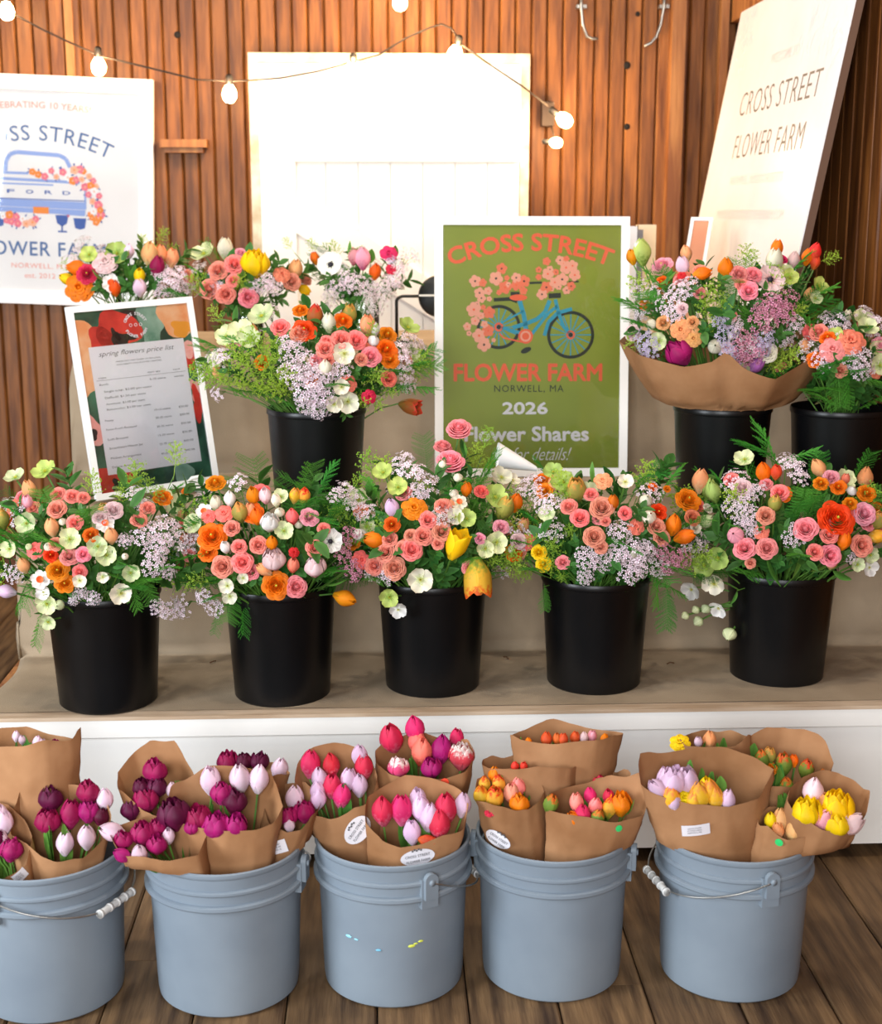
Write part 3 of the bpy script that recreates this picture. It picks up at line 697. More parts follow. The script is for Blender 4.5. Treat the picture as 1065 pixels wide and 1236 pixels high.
p = atY(661, 137, 5.36); b = B(); b.box((-.022, -.03, -.045), (.022, .036, .04)); b.tube([(.0, -.02, .04), (.01, -.1, .03)], .004, 6); b.tube([(.01, -.02, -.04), (.018, -.1, -.1)], .004, 6)
tag(obj('junction_box', b, mat('box_dark', '#3a2a22', rough=.7), mtx=T(*p)), 'small dark junction box holding bulbs on the wall right of the door', 'box')
for i, pts in enumerate(([(702, -12), (702, 8), (704, 30), (709, 44), (716, 47), (722, 46)], [(803, -12), (802, 8), (798, 30), (793, 44), (786, 52), (778, 56)])):
    b = B(); b.tube([atY(x, y, 5.36) for x, y in pts], .006, 8); q = atY(pts[1][0], pts[1][1], 5.37); b.box((q.x-.018, 5.36, q.z-.006), (q.x+.018, 5.398, q.z+.006))
    tag(obj('wall_hook', b, m_wire), ('left' if i == 0 else 'right')+' grey bent metal rod hook on the wall above the green poster', 'hook', 'metal hooks on the wall')

# ------------------------------------------------------------------ flower library (unit blooms: local z = out of the stem)
PAL = {  # tip, base, optional edge
 'coral': ('#ff9c8c', '#e2584c'), 'rose': ('#ff9aa0', '#e0586a'), 'salmon': ('#fb8570', '#de4836'), 'pink': ('#fbacbc', '#e07090'), 'palepink': ('#f5d3d6', '#e8a4a4'), 'hotpink': ('#e0305e', '#ee7a98'),
 'magenta': ('#a81a62', '#c23a80'), 'plum': ('#5e1238', '#7c1c4c'), 'lilac': ('#e6c4e2', '#efdcec'), 'blush': ('#efd0e2', '#f6e8f0'), 'stock': ('#cdbfe0', '#dfe2d0'), 'orange': ('#f5850f', '#f7a01c'), 'deeporange': ('#ee6212', '#f58a1e'),
 'yellow': ('#f9d30c', '#f2d21c'), 'peach': ('#f5b078', '#efd29a'), 'apricot': ('#f2a56a', '#f4cf9c'), 'cream': ('#f3ecd6', '#c8d08c'), 'white': ('#f6f2ee', '#eef0e2'), 'green': ('#bcd070', '#7ea03c'), 'palegreen': ('#dfe6b4', '#96b45c'),
 'olive': ('#a8a04a', '#7e8c38', '#e0a04a'), 'greenorange': ('#7f9a3c', '#62802e', '#ea6a2a'), 'parrot': ('#efb43a', '#8fa83c', '#e8501c'), 'red': ('#d8262e', '#e2502e'), 'redorange': ('#ee5a30', '#f2843c'), 'variegated': ('#e0486a', '#e8708a', '#f7e6e2'), 'pinkedge': ('#f0879a', '#f6dfe0', '#e23a64'), 'yolk': ('#f8bc2e', '#f4d878', '#f09a4a'), 'violet': ('#b46ab8', '#d0a4cc'), 'brown': ('#b06a2c', '#8a7a34', '#d8502a'), 'blue': ('#9aa6e0', '#b4bce8')}
def pm_(c):
    q = PAL[c]; return petal(c, q[0], q[1], q[2] if len(q) > 2 else None)
m_cen = mat('anemone_centre', '#171422', rough=.6); m_yel = mat('stamen', '#c9c23a', rough=.7); m_cup = mat('narcissus_cup', '#f0703a', rough=.6)
m_leaf = petal('leaf', '#5f963e', '#6fa648', None, rough=.5, trans=.22)
m_dleaf = petal('darkleaf', '#3f7030', '#4c8038', None, rough=.5, trans=.18)
m_fern = petal('fern', '#4f9c34', '#559a38', None, rough=.6, trans=.25)
m_spray = petal('spray', '#a8cc48', '#8ab440', None, rough=.6, trans=.25)
m_wax = petal('wax', '#f8e6f0', '#cf90ae', None, rough=.6, trans=.25, blend=(.0, .3)); m_waxp = petal('waxp', '#dd9ab4', '#a0416a', None, rough=.6, trans=.2, blend=(.1, .5))
m_gyp = petal('gyp', '#efe2e6', '#d8c2c8', None, rough=.6, trans=.25)

def pet(b, phi, half, rf, zf, nu=4, nv=5, m=0, curl=0.0, wf=None, thick=None, tip=.0):
    """petal lying on a bowl: rf(t), zf(t); angular half width half*wf(t)"""
    wf = wf or (lambda t: math.sin(min(1, t*1.15+.12)*PI*.5)**.8*(1-max(0, (t-.55)/.45)**2.2*(1-tip)))
    def fn(u, v):
        s = 2*u-1; a = phi+half*wf(v)*s; r = rf(v)*(1-curl*s*s); return (r*math.cos(a), r*math.sin(a), zf(v)-.05*s*s*v)
    b.grid(fn, nu, nv, m)
LIB = {}
def lib(key, fn):
    if key not in LIB: LIB[key] = fn()
    return LIB[key]
def tulip_mesh(c, openn=0.0, var=0):
    def go():
        b = B(); rnd = random.Random(var+17)
        for k in range(2):
            sc = 1-.10*k
            for i in range(3):
                ph = (i+.5*k)*2*PI/3+rnd.uniform(-.1, .1); tl = rnd.uniform(-.03, .03)
                rf = lambda t, sc=sc, tl=tl: sc*(.09+.265*math.sin(min(1, t*1.9)*PI/2) - (.29-openn*.34+tl)*max(0, (t-.42)/.58)**2.0)
                zf = lambda t, sc=sc, tl=tl: (1-.05*k+tl)*(t**.95)
                pet(b, ph, 1.12, rf, zf, 4, 7, 0, curl=.06, wf=lambda t: min(1, .42+t*1.5)*(1-max(0, (t-.5)/.5)**3.2*.8))
        b.lathe([(.0005, -.02), (.07, 0), (.12, .04)], 8, 1)
        return b.mesh('tulip', [pm_(c), m_stem])
    return lib(('tulip', c, round(openn, 1), var), go)
def double_mesh(c, var=0):
    def go():
        b = B(); rnd = random.Random(var+5)
        for k, (n, sc, top) in enumerate(((5, 1, .3), (5, .88, .24), (4, .7, .2), (3, .45, .12))):
            for i in range(n):
                ph = (i+.5*k)*2*PI/n+rnd.uniform(-.2, .2); q = rnd.uniform(-.05, .05)
                rf = lambda t, sc=sc, top=top, q=q: sc*(.12+.36*math.sin(min(1, t*1.7)*PI/2)) - (.48*sc-top)*max(0, (t-.5)/.5)**1.5 + q*t
                zf = lambda t, k=k, q=q: (.82+.04*k+q)*t**.9
                pet(b, ph, 2.3/n*1.35, rf, zf, 4, 6, 0, curl=.08, wf=lambda t: min(1, .4+t*1.5)*(1-max(0, (t-.65)/.35)**3.5*.6))
        b.lathe([(.0005, -.02), (.08, 0), (.14, .04)], 8, 1)
        return b.mesh('tulip', [pm_(c), m_stem])
    return lib(('double', c, var), go)
def layered(name, c, spec, centre=None, var=0):
    """rose-like bloom: rings of cupped petals; spec rows (n, R, z top, flare, half width)"""
    def go():
        b = B(); rnd = random.Random(var+3)
        for k, (n, R, zt, fl, zb) in enumerate(spec):
            for i in range(n):
                ph = i*2*PI/n+k*.75+rnd.uniform(-.15, .15); q = rnd.uniform(-.04, .04)*R; zz = rnd.uniform(-.04, .04)
                rf = lambda t, R=R, fl=fl, q=q: (R*(.35+.65*math.sin(min(1, t*1.25)*PI/2)) + fl*max(0, (t-.55)/.45)**2 + q*t)
                zf = lambda t, zb=zb, zt=zt, zz=zz, fl=fl: zb+(zt+zz-zb)*math.sin(t*PI*.5*(1.0+fl*1.2))
                pet(b, ph, PI/n*1.45, rf, zf, 6, 5, 0, curl=.07, wf=lambda t: min(1, .55+t)*(1-max(0, (t-.6)/.4)**2*.45))
        b.lathe([(.0005, .30), (.06, .28), (.13, .15), (.15, -.1)], 9, 0)
        if centre: b.lathe([(.0005, centre[1]+.05), (centre[0]*.7, centre[1]+.03), (centre[0], centre[1]-.05)], 10, 1)
        b.lathe([(.0005, -.42), (.12, -.38), (.22, -.25)], 8, 2)
        return b.mesh(name, [pm_(c), m_yel if name != 'rose' else pm_(c), m_stem])
    return lib((name, c, var), go)
ROSE = [(5, .63, .02, .13, -.5), (5, .58, .15, .11, -.5), (5, .51, .24, .09, -.48), (5, .43, .31, .07, -.45), (4, .35, .36, .05, -.4), (4, .27, .39, .02, -.3), (3, .19, .41, -.01, -.2), (3, .12, .42, -.04, -.1)]
RAN = [(7, .76, .0, .18, -.42), (7, .70, .11, .12, -.42), (7, .63, .19, .09, -.4), (7, .55, .25, .07, -.38), (6, .47, .30, .05, -.35), (6, .39, .34, .03, -.3), (5, .31, .37, .01, -.25), (5, .23, .39, -.01, -.2), (4, .15, .40, -.03, -.15)]
RUF = [(7, .70, .05, .26, -.38), (7, .58, .18, .24, -.35), (6, .45, .28, .22, -.3), (5, .32, .36, .18, -.25), (4, .2, .42, .14, -.2)]
def flat_flower(name, c, n, cup, cw, centre):
    def go():
        b = B(); rnd = random.Random(n)
        for i in range(n):
            ph = i*2*PI/n+rnd.uniform(-.1, .1); dz = .02*(i % 2)+rnd.uniform(0, .03)
            L = rnd.uniform(.92, 1.05)
            rf = lambda t, L=L: .06+.94*t*L
            zf = lambda t, dz=dz: dz+cup*t*t
            def fn(u, v, ph=ph, L=L, dz=dz):
                s = 2*u-1; ww = cw*(.25+.75*math.sin(PI*min(1, .06+v*.56)))*math.sqrt(max(0, 1-max(0, (v-.62)/.38)**2.4)); r = .05+.95*v*L*(1-.06*s*s)
                x, y, z = r, ww*s, dz+cup*v*v-.10*(1-s*s)*math.sin(PI*v)*.6
                return (x*math.cos(ph)-y*math.sin(ph), x*math.sin(ph)+y*math.cos(ph), z)
            b.grid(fn, 6, 7, 0)
        if centre == 'anemone':
            b.lathe([(.0005, .2), (.1, .18), (.17, .1), (.18, .02)], 14, 1)
            for i in range(26):
                a = i*2.4; r = rnd.uniform(.2, .32); z = rnd.uniform(.04, .1); b.tube([(.12*math.cos(a), .12*math.sin(a), .05), (r*math.cos(a), r*math.sin(a), z)], .012, 3, 1); b.lathe([(.0005, .03), (.022, 0), (.0005, -.03)], 4, 1, (r*math.cos(a), r*math.sin(a), z))
        elif centre == 'cup': b.lathe([(.02, .02), (.2, .1), (.27, .3), (.33, .36)], 14, 1)
        else:
            for i in range(16):
                a = i*2.4; r = .05+.011*i; b.tube([(r*.4*math.cos(a), r*.4*math.sin(a), .02), (r*math.cos(a), r*math.sin(a), .2-.004*i)], .014, 3, 1)
        b.lathe([(.0005, -.12), (.07, -.06), (.1, .03)], 7, 2)
        return b.mesh(name, [pm_(c), {'anemone': m_cen, 'cup': m_cup}.get(centre, m_yel), m_stem])
    return lib((name, c), go)
def bud_mesh(c):
    def go():
        b = B()
        for k in range(2):
            for i in range(4):
                ph = (i+.5*k)*PI/2
                pet(b, ph, 1.0, lambda t, k=k: (.95-.06*k)*math.sin(min(.96, .12+t*.9)*PI), lambda t: -.9+1.8*t, 3, 5, 0, wf=lambda t: 1-.5*t)
        b.lathe([(.0005, -1), (.35, -.92), (.5, -.7)], 7, 1)
        return b.mesh('bud', [pm_(c), m_stem])
    return lib(('bud', c), go)
def bell_mesh(c):
    return flat_flower('hellebore_bloom', c, 5, .42, .50, 'st')
def leafgrid(b, p, d, n, L, wd, m=0, bend=.2, nu=2, nv=4):
    d = Vector(d).normalized(); n = Vector(n); n = (n-d*n.dot(d)).normalized(); s = d.cross(n); p = Vector(p)
    def fn(u, v):
        q = (2*u-1); ww = wd*math.sin(PI*min(1, v*.93+.04))**.8
        return p+d*(L*v)+s*(ww*q)+n*(.22*abs(q)*ww-bend*L*v*v)
    b.grid(fn, nu, nv, m)
def sprig_wax(kind, var):
    def go():
        b = B(); rnd = random.Random(var*7+2); n = 27
        for i in range(n):
            a = i*2.399; r = math.sqrt((i+.5)/n)*.95; z = .6*math.sqrt(max(0, 1-r*r))+rnd.uniform(-.5, .2)
            p = Vector((r*math.cos(a), r*math.sin(a), z)); k = Vector((p.x*.35, p.y*.35, -.35))
            if i % 2 == 0: b.tube([(0, 0, -1.1), k, p], .014, 3, 1, r2=.008, cap=False)
            d = (p+Vector((0, 0, .5))+Vector((rnd.uniform(-.5, .5), rnd.uniform(-.5, .5), rnd.uniform(-.2, .5)))).normalized(); M = orient(p, d, rnd.random()*6); s = rnd.uniform(.15, .22)
            vs = [M @ Vector((0, 0, -.02))]; fs = []; ts = [0]
            for j in range(5):
                aa = j*2*PI/5
                vs += [M @ Vector((s*.8*math.cos(aa-.42), s*.8*math.sin(aa-.42), .03)), M @ Vector((s*1.15*math.cos(aa), s*1.15*math.sin(aa), .02)), M @ Vector((s*.8*math.cos(aa+.42), s*.8*math.sin(aa+.42), .03))]
                fs.append((0, 1+3*j, 2+3*j, 3+3*j)); ts += [.7, 1, .7]
            b.add(vs, fs, 0, ts)
            if i % 4 == 1: leafgrid(b, p*.6+Vector((0, 0, -.3)), (p.x, p.y, .2), (0, 0, 1), .3, .035, 1, .1, 1, 2)
        return b.mesh('wax_flower_sprig', [{'wax': m_wax, 'waxp': m_waxp, 'gyp': m_gyp, 'stock': pm_('stock')}[kind], m_stem])
    return lib(('sprig', kind, var), go)
def sprig_fern(var):
    def go():
        b = B(); rnd = random.Random(var+31); n = 15
        ax_ = lambda t: Vector((.10*math.sin(t*2+var), -.34*t*t, 1.9*t-1.0))
        b.tube([ax_(i/8) for i in range(9)], .016, 3, 0, r2=.006, cap=False)
        for i in range(n):
            t = .16+.84*i/n; L = .62*math.sin(PI*(.18+.80*(1-t)**.8))+.06
            for s in (-1, 1):
                p = ax_(t); d = Vector((s, -.15+rnd.uniform(-.15, .15), .55+rnd.uniform(-.1, .2))).normalized()
                tipp = p+d*L+Vector((0, -.12*L, -.06*L)); b.tube([p, tipp], .008, 3, 0, r2=.004, cap=False)
                k = max(3, int(L*17))
                for j in range(k):
                    q = p.lerp(tipp, (j+.6)/k); l2 = .14*(1-.55*j/k)
                    for s2 in (-1, 1):
                        e = (d*.55+Vector((s*-.35*s2, rnd.uniform(-.5, .3), s2*.75))).normalized()*l2; w2 = e.orthogonal().normalized()*.012
                        b.add([q-w2, q+w2, q+e], [(0, 1, 2)])
        return b.mesh('fern_frond', [m_fern])
    return lib(('fern', var), go)
def sprig_spray(var):
    def go():
        b = B(); rnd = random.Random(var+77)
        b.tube([(0, 0, -1.1), (.05, 0, 0), (0, .05, .9)], .014, 3, 0, cap=False)
        for i in range(20):
            a = i*2.399; z = -.35+1.25*i/20; L = .62*(1.05-.55*i/20)
            p = Vector((.03, .02, z)); e = p+Vector((math.cos(a)*L, math.sin(a)*L, L*.5)); b.tube([p, e], .008, 3, 0, cap=False)
            for j in range(9):
                q = p.lerp(e, .25+.75*j/8)+Vector((rnd.uniform(-.07, .07), rnd.uniform(-.07, .07), rnd.uniform(-.05, .09))); s = rnd.uniform(.022, .042)
                b.add([q+Vector((s, 0, 0)), q+Vector((-s, 0, 0)), q+Vector((0, s, 0)), q+Vector((0, -s, 0)), q+Vector((0, 0, s*1.3)), q+Vector((0, 0, -s))], [(0, 2, 4), (2, 1, 4), (1, 3, 4), (3, 0, 4), (2, 0, 5), (1, 2, 5), (3, 1, 5), (0, 3, 5)])
        return b.mesh('green_spray', [m_spray])
    return lib(('spray', var), go)
def sprig_leaf(var, dark=True):
    def go():
        b = B(); rnd = random.Random(var+12)
        b.tube([(0, 0, -1), (.04, .03, 0), (0, 0, .8)], .022, 3, 0, cap=False)
        for i in range(13):
            a = i*2.2; z = -.75+1.5*i/12; d = Vector((math.cos(a), math.sin(a), .55+.5*i/12)); leafgrid(b, (0, 0, z), d, (0, 0, 1), rnd.uniform(.5, .8), rnd.uniform(.13, .2), 0, rnd.uniform(.05, .3), 2, 4)
        return b.mesh('leaf_sprig', [m_dleaf if dark else m_leaf])
    return lib(('leafs', var, dark), go)
def long_leaf(var=0):
    def go():
        b = B(); leafgrid(b, (0, 0, -1), (0, 0, 1), (0, -1, 0), 2.0, .26, 0, .16, 2, 8); return b.mesh('long_leaf', [m_leaf])
    return lib(('long',), go)
def oval_leaf():
    def go():
        b = B(); leafgrid(b, (0, 0, -.9), (0, 0, 1), (0, -1, 0), 1.8, .55, 0, .14, 4, 8); return b.mesh('leaf', [m_leaf])
    return lib(('oval',), go)

CNT = [0]
def bloom(kind, c, var):
    """mesh, object name, scale so that the half extent is 1, shift along the axis to centre it"""
    if kind == 'tulip': return tulip_mesh(c, (0, .2, .1)[var % 3], var % 3), 'tulip', 2.06, .5
    if kind == 'otulip': return tulip_mesh(c, .9, var % 2), 'tulip', 2.0, .5
    if kind == 'double': return double_mesh(c, var % 2), 'tulip', 2.15, .45
    if kind == 'rose': return layered('rose', c, ROSE, None, var % 3), 'rose', 1.24, 0
    if kind == 'ran': return layered('ranunculus', c, RAN, (.07, .34), var % 2), 'ranunculus', 1.14, 0
    if kind == 'ruf': return layered('carnation', c, RUF, None, var % 2), 'ruffled_bloom', 1.1, 0
    if kind == 'anem': return flat_flower('anemone', c, 9, .22, .36, 'anemone'), 'anemone', 1.0, 0
    if kind == 'narc': return flat_flower('narcissus', c, 6, .12, .36, 'cup'), 'narcissus', 1.0, 0
    if kind == 'hell': return bell_mesh(c), 'hellebore', 1.12, 0
    if kind == 'bud': return bud_mesh(c), 'bud', 1.0, 0
    if kind in ('wax', 'waxp', 'gyp', 'stock'): return sprig_wax(kind, var % 3), 'filler_sprig', 1.12, 0
    if kind == 'fern': return sprig_fern(var % 3), 'fern_frond', 1.25, 0
    if kind == 'spray': return sprig_spray(var % 3), 'green_spray', 1.15, 0
    if kind == 'leafs': return sprig_leaf(var % 3), 'leaf_sprig', 1.1, 0
    if kind == 'long': return long_leaf(), 'long_leaf', 1.0, 0
    if kind == 'leaf': return oval_leaf(), 'leaf', 1.0, 0
    raise ValueError(kind)
SPRIG = ('wax', 'waxp', 'gyp', 'stock', 'fern', 'spray', 'leafs', 'long', 'leaf')
def put(t, ti, kind, c, p, n, rad, ang=None, base=None, stem=True, via=None):
    """one flower (or sprig) of a bouquet, its stem a part of the flower"""
    CNT[0] += 1; var = CNT[0]
    me, nm, k, sh = bloom(kind, c, var)
    tocam = (CAM-p).normalized()
    if ang is not None:
        a = math.radians(ang); d = c_r*math.sin(a)+UP*math.cos(a)+tocam*.30
    elif kind in ('tulip', 'double', 'otulip'): d = UP*.95+n*.40+tocam*.10
    elif kind in ('rose', 'ran', 'ruf', 'narc', 'anem'): d = n*.55+UP*.30+tocam*.65
    elif kind == 'hell': d = n*.7+tocam*.5+UP*.05
    elif kind in ('fern', 'spray', 'leafs', 'long', 'leaf'): d = n*.9+UP*.45
    else: d = n*.8+UP*.3+tocam*.3
    d = d.normalized()+Vector((random.uniform(-.12, .12), random.uniform(-.12, .12), random.uniform(-.08, .08))); d.normalize()
    s = rad*k; q = p-d*(sh*s)
    M = ti @ orient(q, d, random.random()*6.28 if kind not in ('long', 'leaf', 'fern') else random.uniform(-.5, .5), s)
    o = obj(nm, me, parent=t, mtx=M)
    if stem and base is not None:
        st0 = q-d*(rad*(.05 if kind in ('tulip', 'double', 'otulip') else .3 if kind not in SPRIG else 1.0))
        mid = st0.lerp(base, .45)-d*.03*0+UP*.012
        if via is not None: mid = via(mid, st0)
        b = B(); b.tube([base, base.lerp(mid, .5), mid, mid.lerp(st0-d*.02, .6), st0], .0022 if kind not in SPRIG else .0012, 4, cap=False)
        obj('stem', b, m_stem, parent=o, mtx=M.inverted() @ ti)
    return o
def parse(s):
    for line in s.replace('\n', ';').split(';'):
        q = line.split()
        if not q: continue
        k = q[0]; ang = None
        if '@' in k: k, ang = k.split('@'); ang = float(ang)
        kind, c = (k.split('.')+[None])[:2]
        nums = [float(v) for v in q[1:]]
        for i in range(0, len(nums), 3): yield kind, c, ang, nums[i], nums[i+1], nums[i+2]
def on_dome(px, py, C, R):
    """meet the line of sight with the bouquet's rounded front"""
    d = ray(px, py); e = CAM-C
    A = sum((d[i]/R[i])**2 for i in range(3)); Bq = sum(d[i]*e[i]/R[i]**2 for i in range(3)); Cq = sum((e[i]/R[i])**2 for i in range(3))-1
    D = Bq*Bq-A*Cq
    t = (-Bq-math.sqrt(D))/A if D > 0 else -Bq/A
    p = CAM+d*t; n = Vector([(p[i]-C[i])/R[i]**2 for i in range(3)]).normalized()
    return p, n
def bouquet(name, label, C, R, base, crop, data, fill=26, ffern=5, group='mixed flower bouquets', rimr=.115):
    C = Vector(C); base = Vector(base); t = thing(name, label, 'bouquet', T(*base), group); ti = t.matrix_world.inverted()
    x0, y0, s = crop; rnd = random.Random(len(label)+int(C.x*100))
    for kind, c, ang, cx, cy, r in parse(data):
        px, py = x0+cx/s, y0+cy/s
        p, n = on_dome(px, py, C, R)
        inward = {'spray': .02, 'fern': .025, 'leafs': .03, 'leaf': .01, 'long': .02, 'wax': .01, 'gyp': .01}.get(kind, 0)
        p = p-n*inward
        rad = r/s/FPX*depth(p)
        put(t, ti, kind, c, p, n, rad, ang, base+Vector((rnd.uniform(-.04, .04), rnd.uniform(-.04, .04), 0)))
    for i in range(int(fill*.75)):   # sprays, ferns and small sprigs reaching out all round the bunch
        a = rnd.random()*2*PI; e = math.asin(rnd.uniform(-.25, .9)); n = Vector((math.cos(e)*math.cos(a), math.cos(e)*math.sin(a), math.sin(e)))
        p = C+Vector((n.x*R[0], n.y*R[1], n.z*R[2]))*rnd.uniform(.86, .98)
        k = ('fern', 'fern', 'spray', 'leafs', 'wax', 'gyp', 'fern', 'spray')[i % 8]
        put(t, ti, k, None, p, n, rnd.uniform(.035, .055) if k not in ('wax', 'gyp') else rnd.uniform(.024, .034), None, base)
    if rimr:
        for i in range(14):   # a second layer of blooms set a little deeper, between the front ones
            a = rnd.uniform(PI*1.02, PI*1.98); e = math.asin(rnd.uniform(-.15, .85)); n = Vector((math.cos(e)*math.cos(a), math.cos(e)*math.sin(a), math.sin(e)))
            k, c_ = (('rose', 'coral'), ('tulip', 'peach'), ('ruf', 'salmon'), ('hell', 'palegreen'), ('ran', 'orange'), ('rose', 'rose'), ('bud', 'cream'))[i % 7]
            put(t, ti, k, c_, C+Vector((n.x*R[0], n.y*R[1], n.z*R[2]))*.93, n, {'bud': .010, 'tulip': .020}.get(k, rnd.uniform(.017, .023)), None, base)
        for i in range(12):   # feathery greens bridging to the neighbours
            sd = 1 if i % 2 else -1; n = Vector((sd, rnd.uniform(-.7, .2), rnd.uniform(-.45, .55))).normalized()
            if rimr > .1: put(t, ti, ('fern', 'spray', 'fern', 'gyp', 'fern', 'spray')[i//2], None, C+Vector((n.x*R[0]*.92, n.y*R[1]*.9, n.z*R[2]*.9)), n, rnd.uniform(.045, .062) if i//2 != 3 else .035, None, base)
        for i in range(16):   # leaves and ferns spilling over the rim
            a = 2*PI*i/16+rnd.uniform(-.15, .15); n = Vector((math.cos(a), math.sin(a), rnd.uniform(-.1, .35))).normalized()
            p = Vector((base.x, base.y, base.z+.125))+Vector((math.cos(a)*rimr, math.sin(a)*rimr, rnd.uniform(0, .05)))
            put(t, ti, ('leafs', 'leafs', 'fern', 'leafs')[i % 4], None, p, n, rnd.uniform(.045, .06), None, base, stem=False)
    for i in range(fill):   # foliage that fills the bunch behind the blooms
        a = rnd.random()*2*PI; e = math.asin(rnd.uniform(-.35, .95)); q = rnd.uniform(.45, .85)
        n = Vector((math.cos(e)*math.cos(a), math.cos(e)*math.sin(a), math.sin(e)))
        p = C+Vector((n.x*R[0], n.y*R[1], n.z*R[2]))*q
        put(t, ti, 'fern' if i < ffern else 'leafs', None, p, n, rnd.uniform(.045, .07), None, base, stem=False)
    return t

# ------------------------------------------------------------------ bouquets on the lowest step
CR1, CR2, CR3, CR4, CR5 = (0, 520, 3.433), (200, 540, 3.7458), (400, 490, 3.3417), (600, 530, 3.746), (800, 500, 3.532)
def low(i): return (BC[i][0], BC[i][1]-.0, .715), (.245, .19, .195), (BC[i][0], BC[i][1], .53)
bouquet('mixed_bouquet', 'mixed bouquet with hellebores and lilac sprigs at the left end of the lowest step', *low(0), CR1, '''
hell.green 188 170 50; hell.palegreen 65 195 42 195 715 44 200 790 34 405 480 42 440 515 42 110 385 44 290 450 44 40 490 36
tulip.peach 120 245 44 215 400 44 460 435 42; tulip.pink 115 295 34; tulip.olive 8 365 46; tulip.lilac@-80 25 665 42
rose.coral 240 265 38 300 272 38 345 278 32 235 325 46 310 382 40 575 370 40 612 322 38 230 470 34; rose.palepink 470 330 46 415 362 38; rose.rose 287 522 44 346 512 38
narc.white 435 388 44 168 618 46; ran.deeporange 376 432 33 210 515 31; ran.orange 240 578 48 268 632 42; hell.white 180 668 30
hell.cream 500 672 44 330 620 28 425 605 24; bud.cream 258 376 18 518 520 16 200 480 22; bud.palegreen 245 722 24 118 480 16
wax 600 430 50 650 500 55 640 560 50 680 465 44 720 752 48 662 745 36 45 600 40 330 682 30 385 705 32 300 715 22 520 450 34 705 590 34; gyp 20 300 40
fern@-150 95 660 90 125 850 75 40 720 60; fern 560 650 80 600 620 80 690 560 80 100 430 70 40 250 60 460 600 50 540 560 60; fern@150 560 690 70 620 660 60
spray 560 200 60 620 225 60 660 250 55 500 250 45; spray@10 370 210 70 740 90 70; gyp 560 260 44 600 300 40
leafs 330 340 60 150 360 60 480 560 60 420 540 50 160 520 50; leaf 410 630 32 440 680 30 150 770 30 90 520 34''')
bouquet('mixed_bouquet', 'mixed bouquet with white anemone and drooping orange tulip, second on the lowest step', *low(1), CR2, '''
ran.orange 225 160 46 95 195 26 210 402 66 190 475 44 500 625 64; tulip.orange 480 432 40 395 218 46 410 312 44; bud.white 150 178 30
tulip.cream 225 252 38 500 240 34; tulip.white 290 232 40 270 452 34; narc.white 175 292 44; hell.palegreen 130 345 46 70 262 58 520 225 36 535 378 42; ruf.salmon 265 300 42 195 312 34
tulip.olive 335 292 54; tulip.palepink 450 218 42; tulip.yolk 585 218 40; tulip.parrot 625 218 44; double.white 470 342 46; bud.cream 515 292 26
tulip.salmon 572 312 44 577 532 42; ran.pink 650 315 44; rose.coral 300 365 42 332 450 42 347 520 56 257 540 58 420 442 48 675 455 48 715 368 34; rose.rose 590 632 58
double.palepink 490 510 56 675 542 52; tulip.apricot@-60 445 552 40; ruf.red 580 475 24; anem.white 745 425 62; bud.white 875 395 30; tulip.orange@110 810 682 54
hell.cream 280 625 36 350 590 26 290 672 34; leaf 690 655 62 620 690 40; leaf@80 785 625 56
fern@-170 320 790 90 260 740 80; fern 220 680 80 80 560 90 60 500 70 640 250 80 130 620 80; fern@-45 620 125 90 560 150 60; fern@-160 200 820 60; fern 780 250 80 730 560 60
wax 160 690 44 60 735 52 215 745 42 320 145 46 40 400 46 100 422 44 820 180 50 780 215 40 850 250 44; waxp 850 560 50 800 480 44 830 400 44
leafs 420 380 60 520 450 60 640 400 60 300 600 60 400 620 60 700 600 50 560 560 50''')
bouquet('mixed_bouquet', 'mixed bouquet with tall pink roses, a yellow tulip and a hanging parrot tulip, mid-row', *low(2), CR3, '''
rose.rose 515 95 58 450 165 42 480 225 64; rose.coral 390 460 42 445 507 46 370 525 46 325 580 52 255 655 54 220 590 48 175 645 46 235 537 38 450 405 40 320 522 32 285 572 32 430 555 30
bud.cream 512 287 22 495 350 22 450 235 20; otulip.yellow@30 505 562 66; ruf.orange 335 415 52; ran.deeporange 245 478 34; tulip.orange@-80 175 540 50; tulip.orange 545 335 34 745 390 42; tulip.white@-60 120 520 34
tulip.lilac 245 412 44; narc.cream 515 390 38; hell.cream 500 447 34 360 700 50 685 290 44 730 300 30; hell.green 210 270 40 270 330 40 660 370 50 235 770 38 545 455 38; hell.white 270 820 34; hell.palegreen 665 550 44 620 575 36
tulip.olive@20 700 412 54; otulip.parrot@178 590 690 82; rose.salmon 605 345 34; rose.pink 685 490 38 600 535 28; rose.palepink 755 545 38
wax 330 260 60 380 312 52 290 200 42 270 245 42 90 370 46 130 422 46 760 345 44 350 340 40; leaf 540 172 46; leafs 575 260 50 600 300 50
spray 590 190 66 630 115 60 640 230 50 720 610 74 740 660 74 780 700 56 660 640 50; fern 390 150 70 150 360 70 560 620 60 150 300 60
leafs 420 620 60 330 470 50 480 470 50 560 560 60 430 680 50 640 480 50 200 500 50; long 430 620 60 500 640 50''')
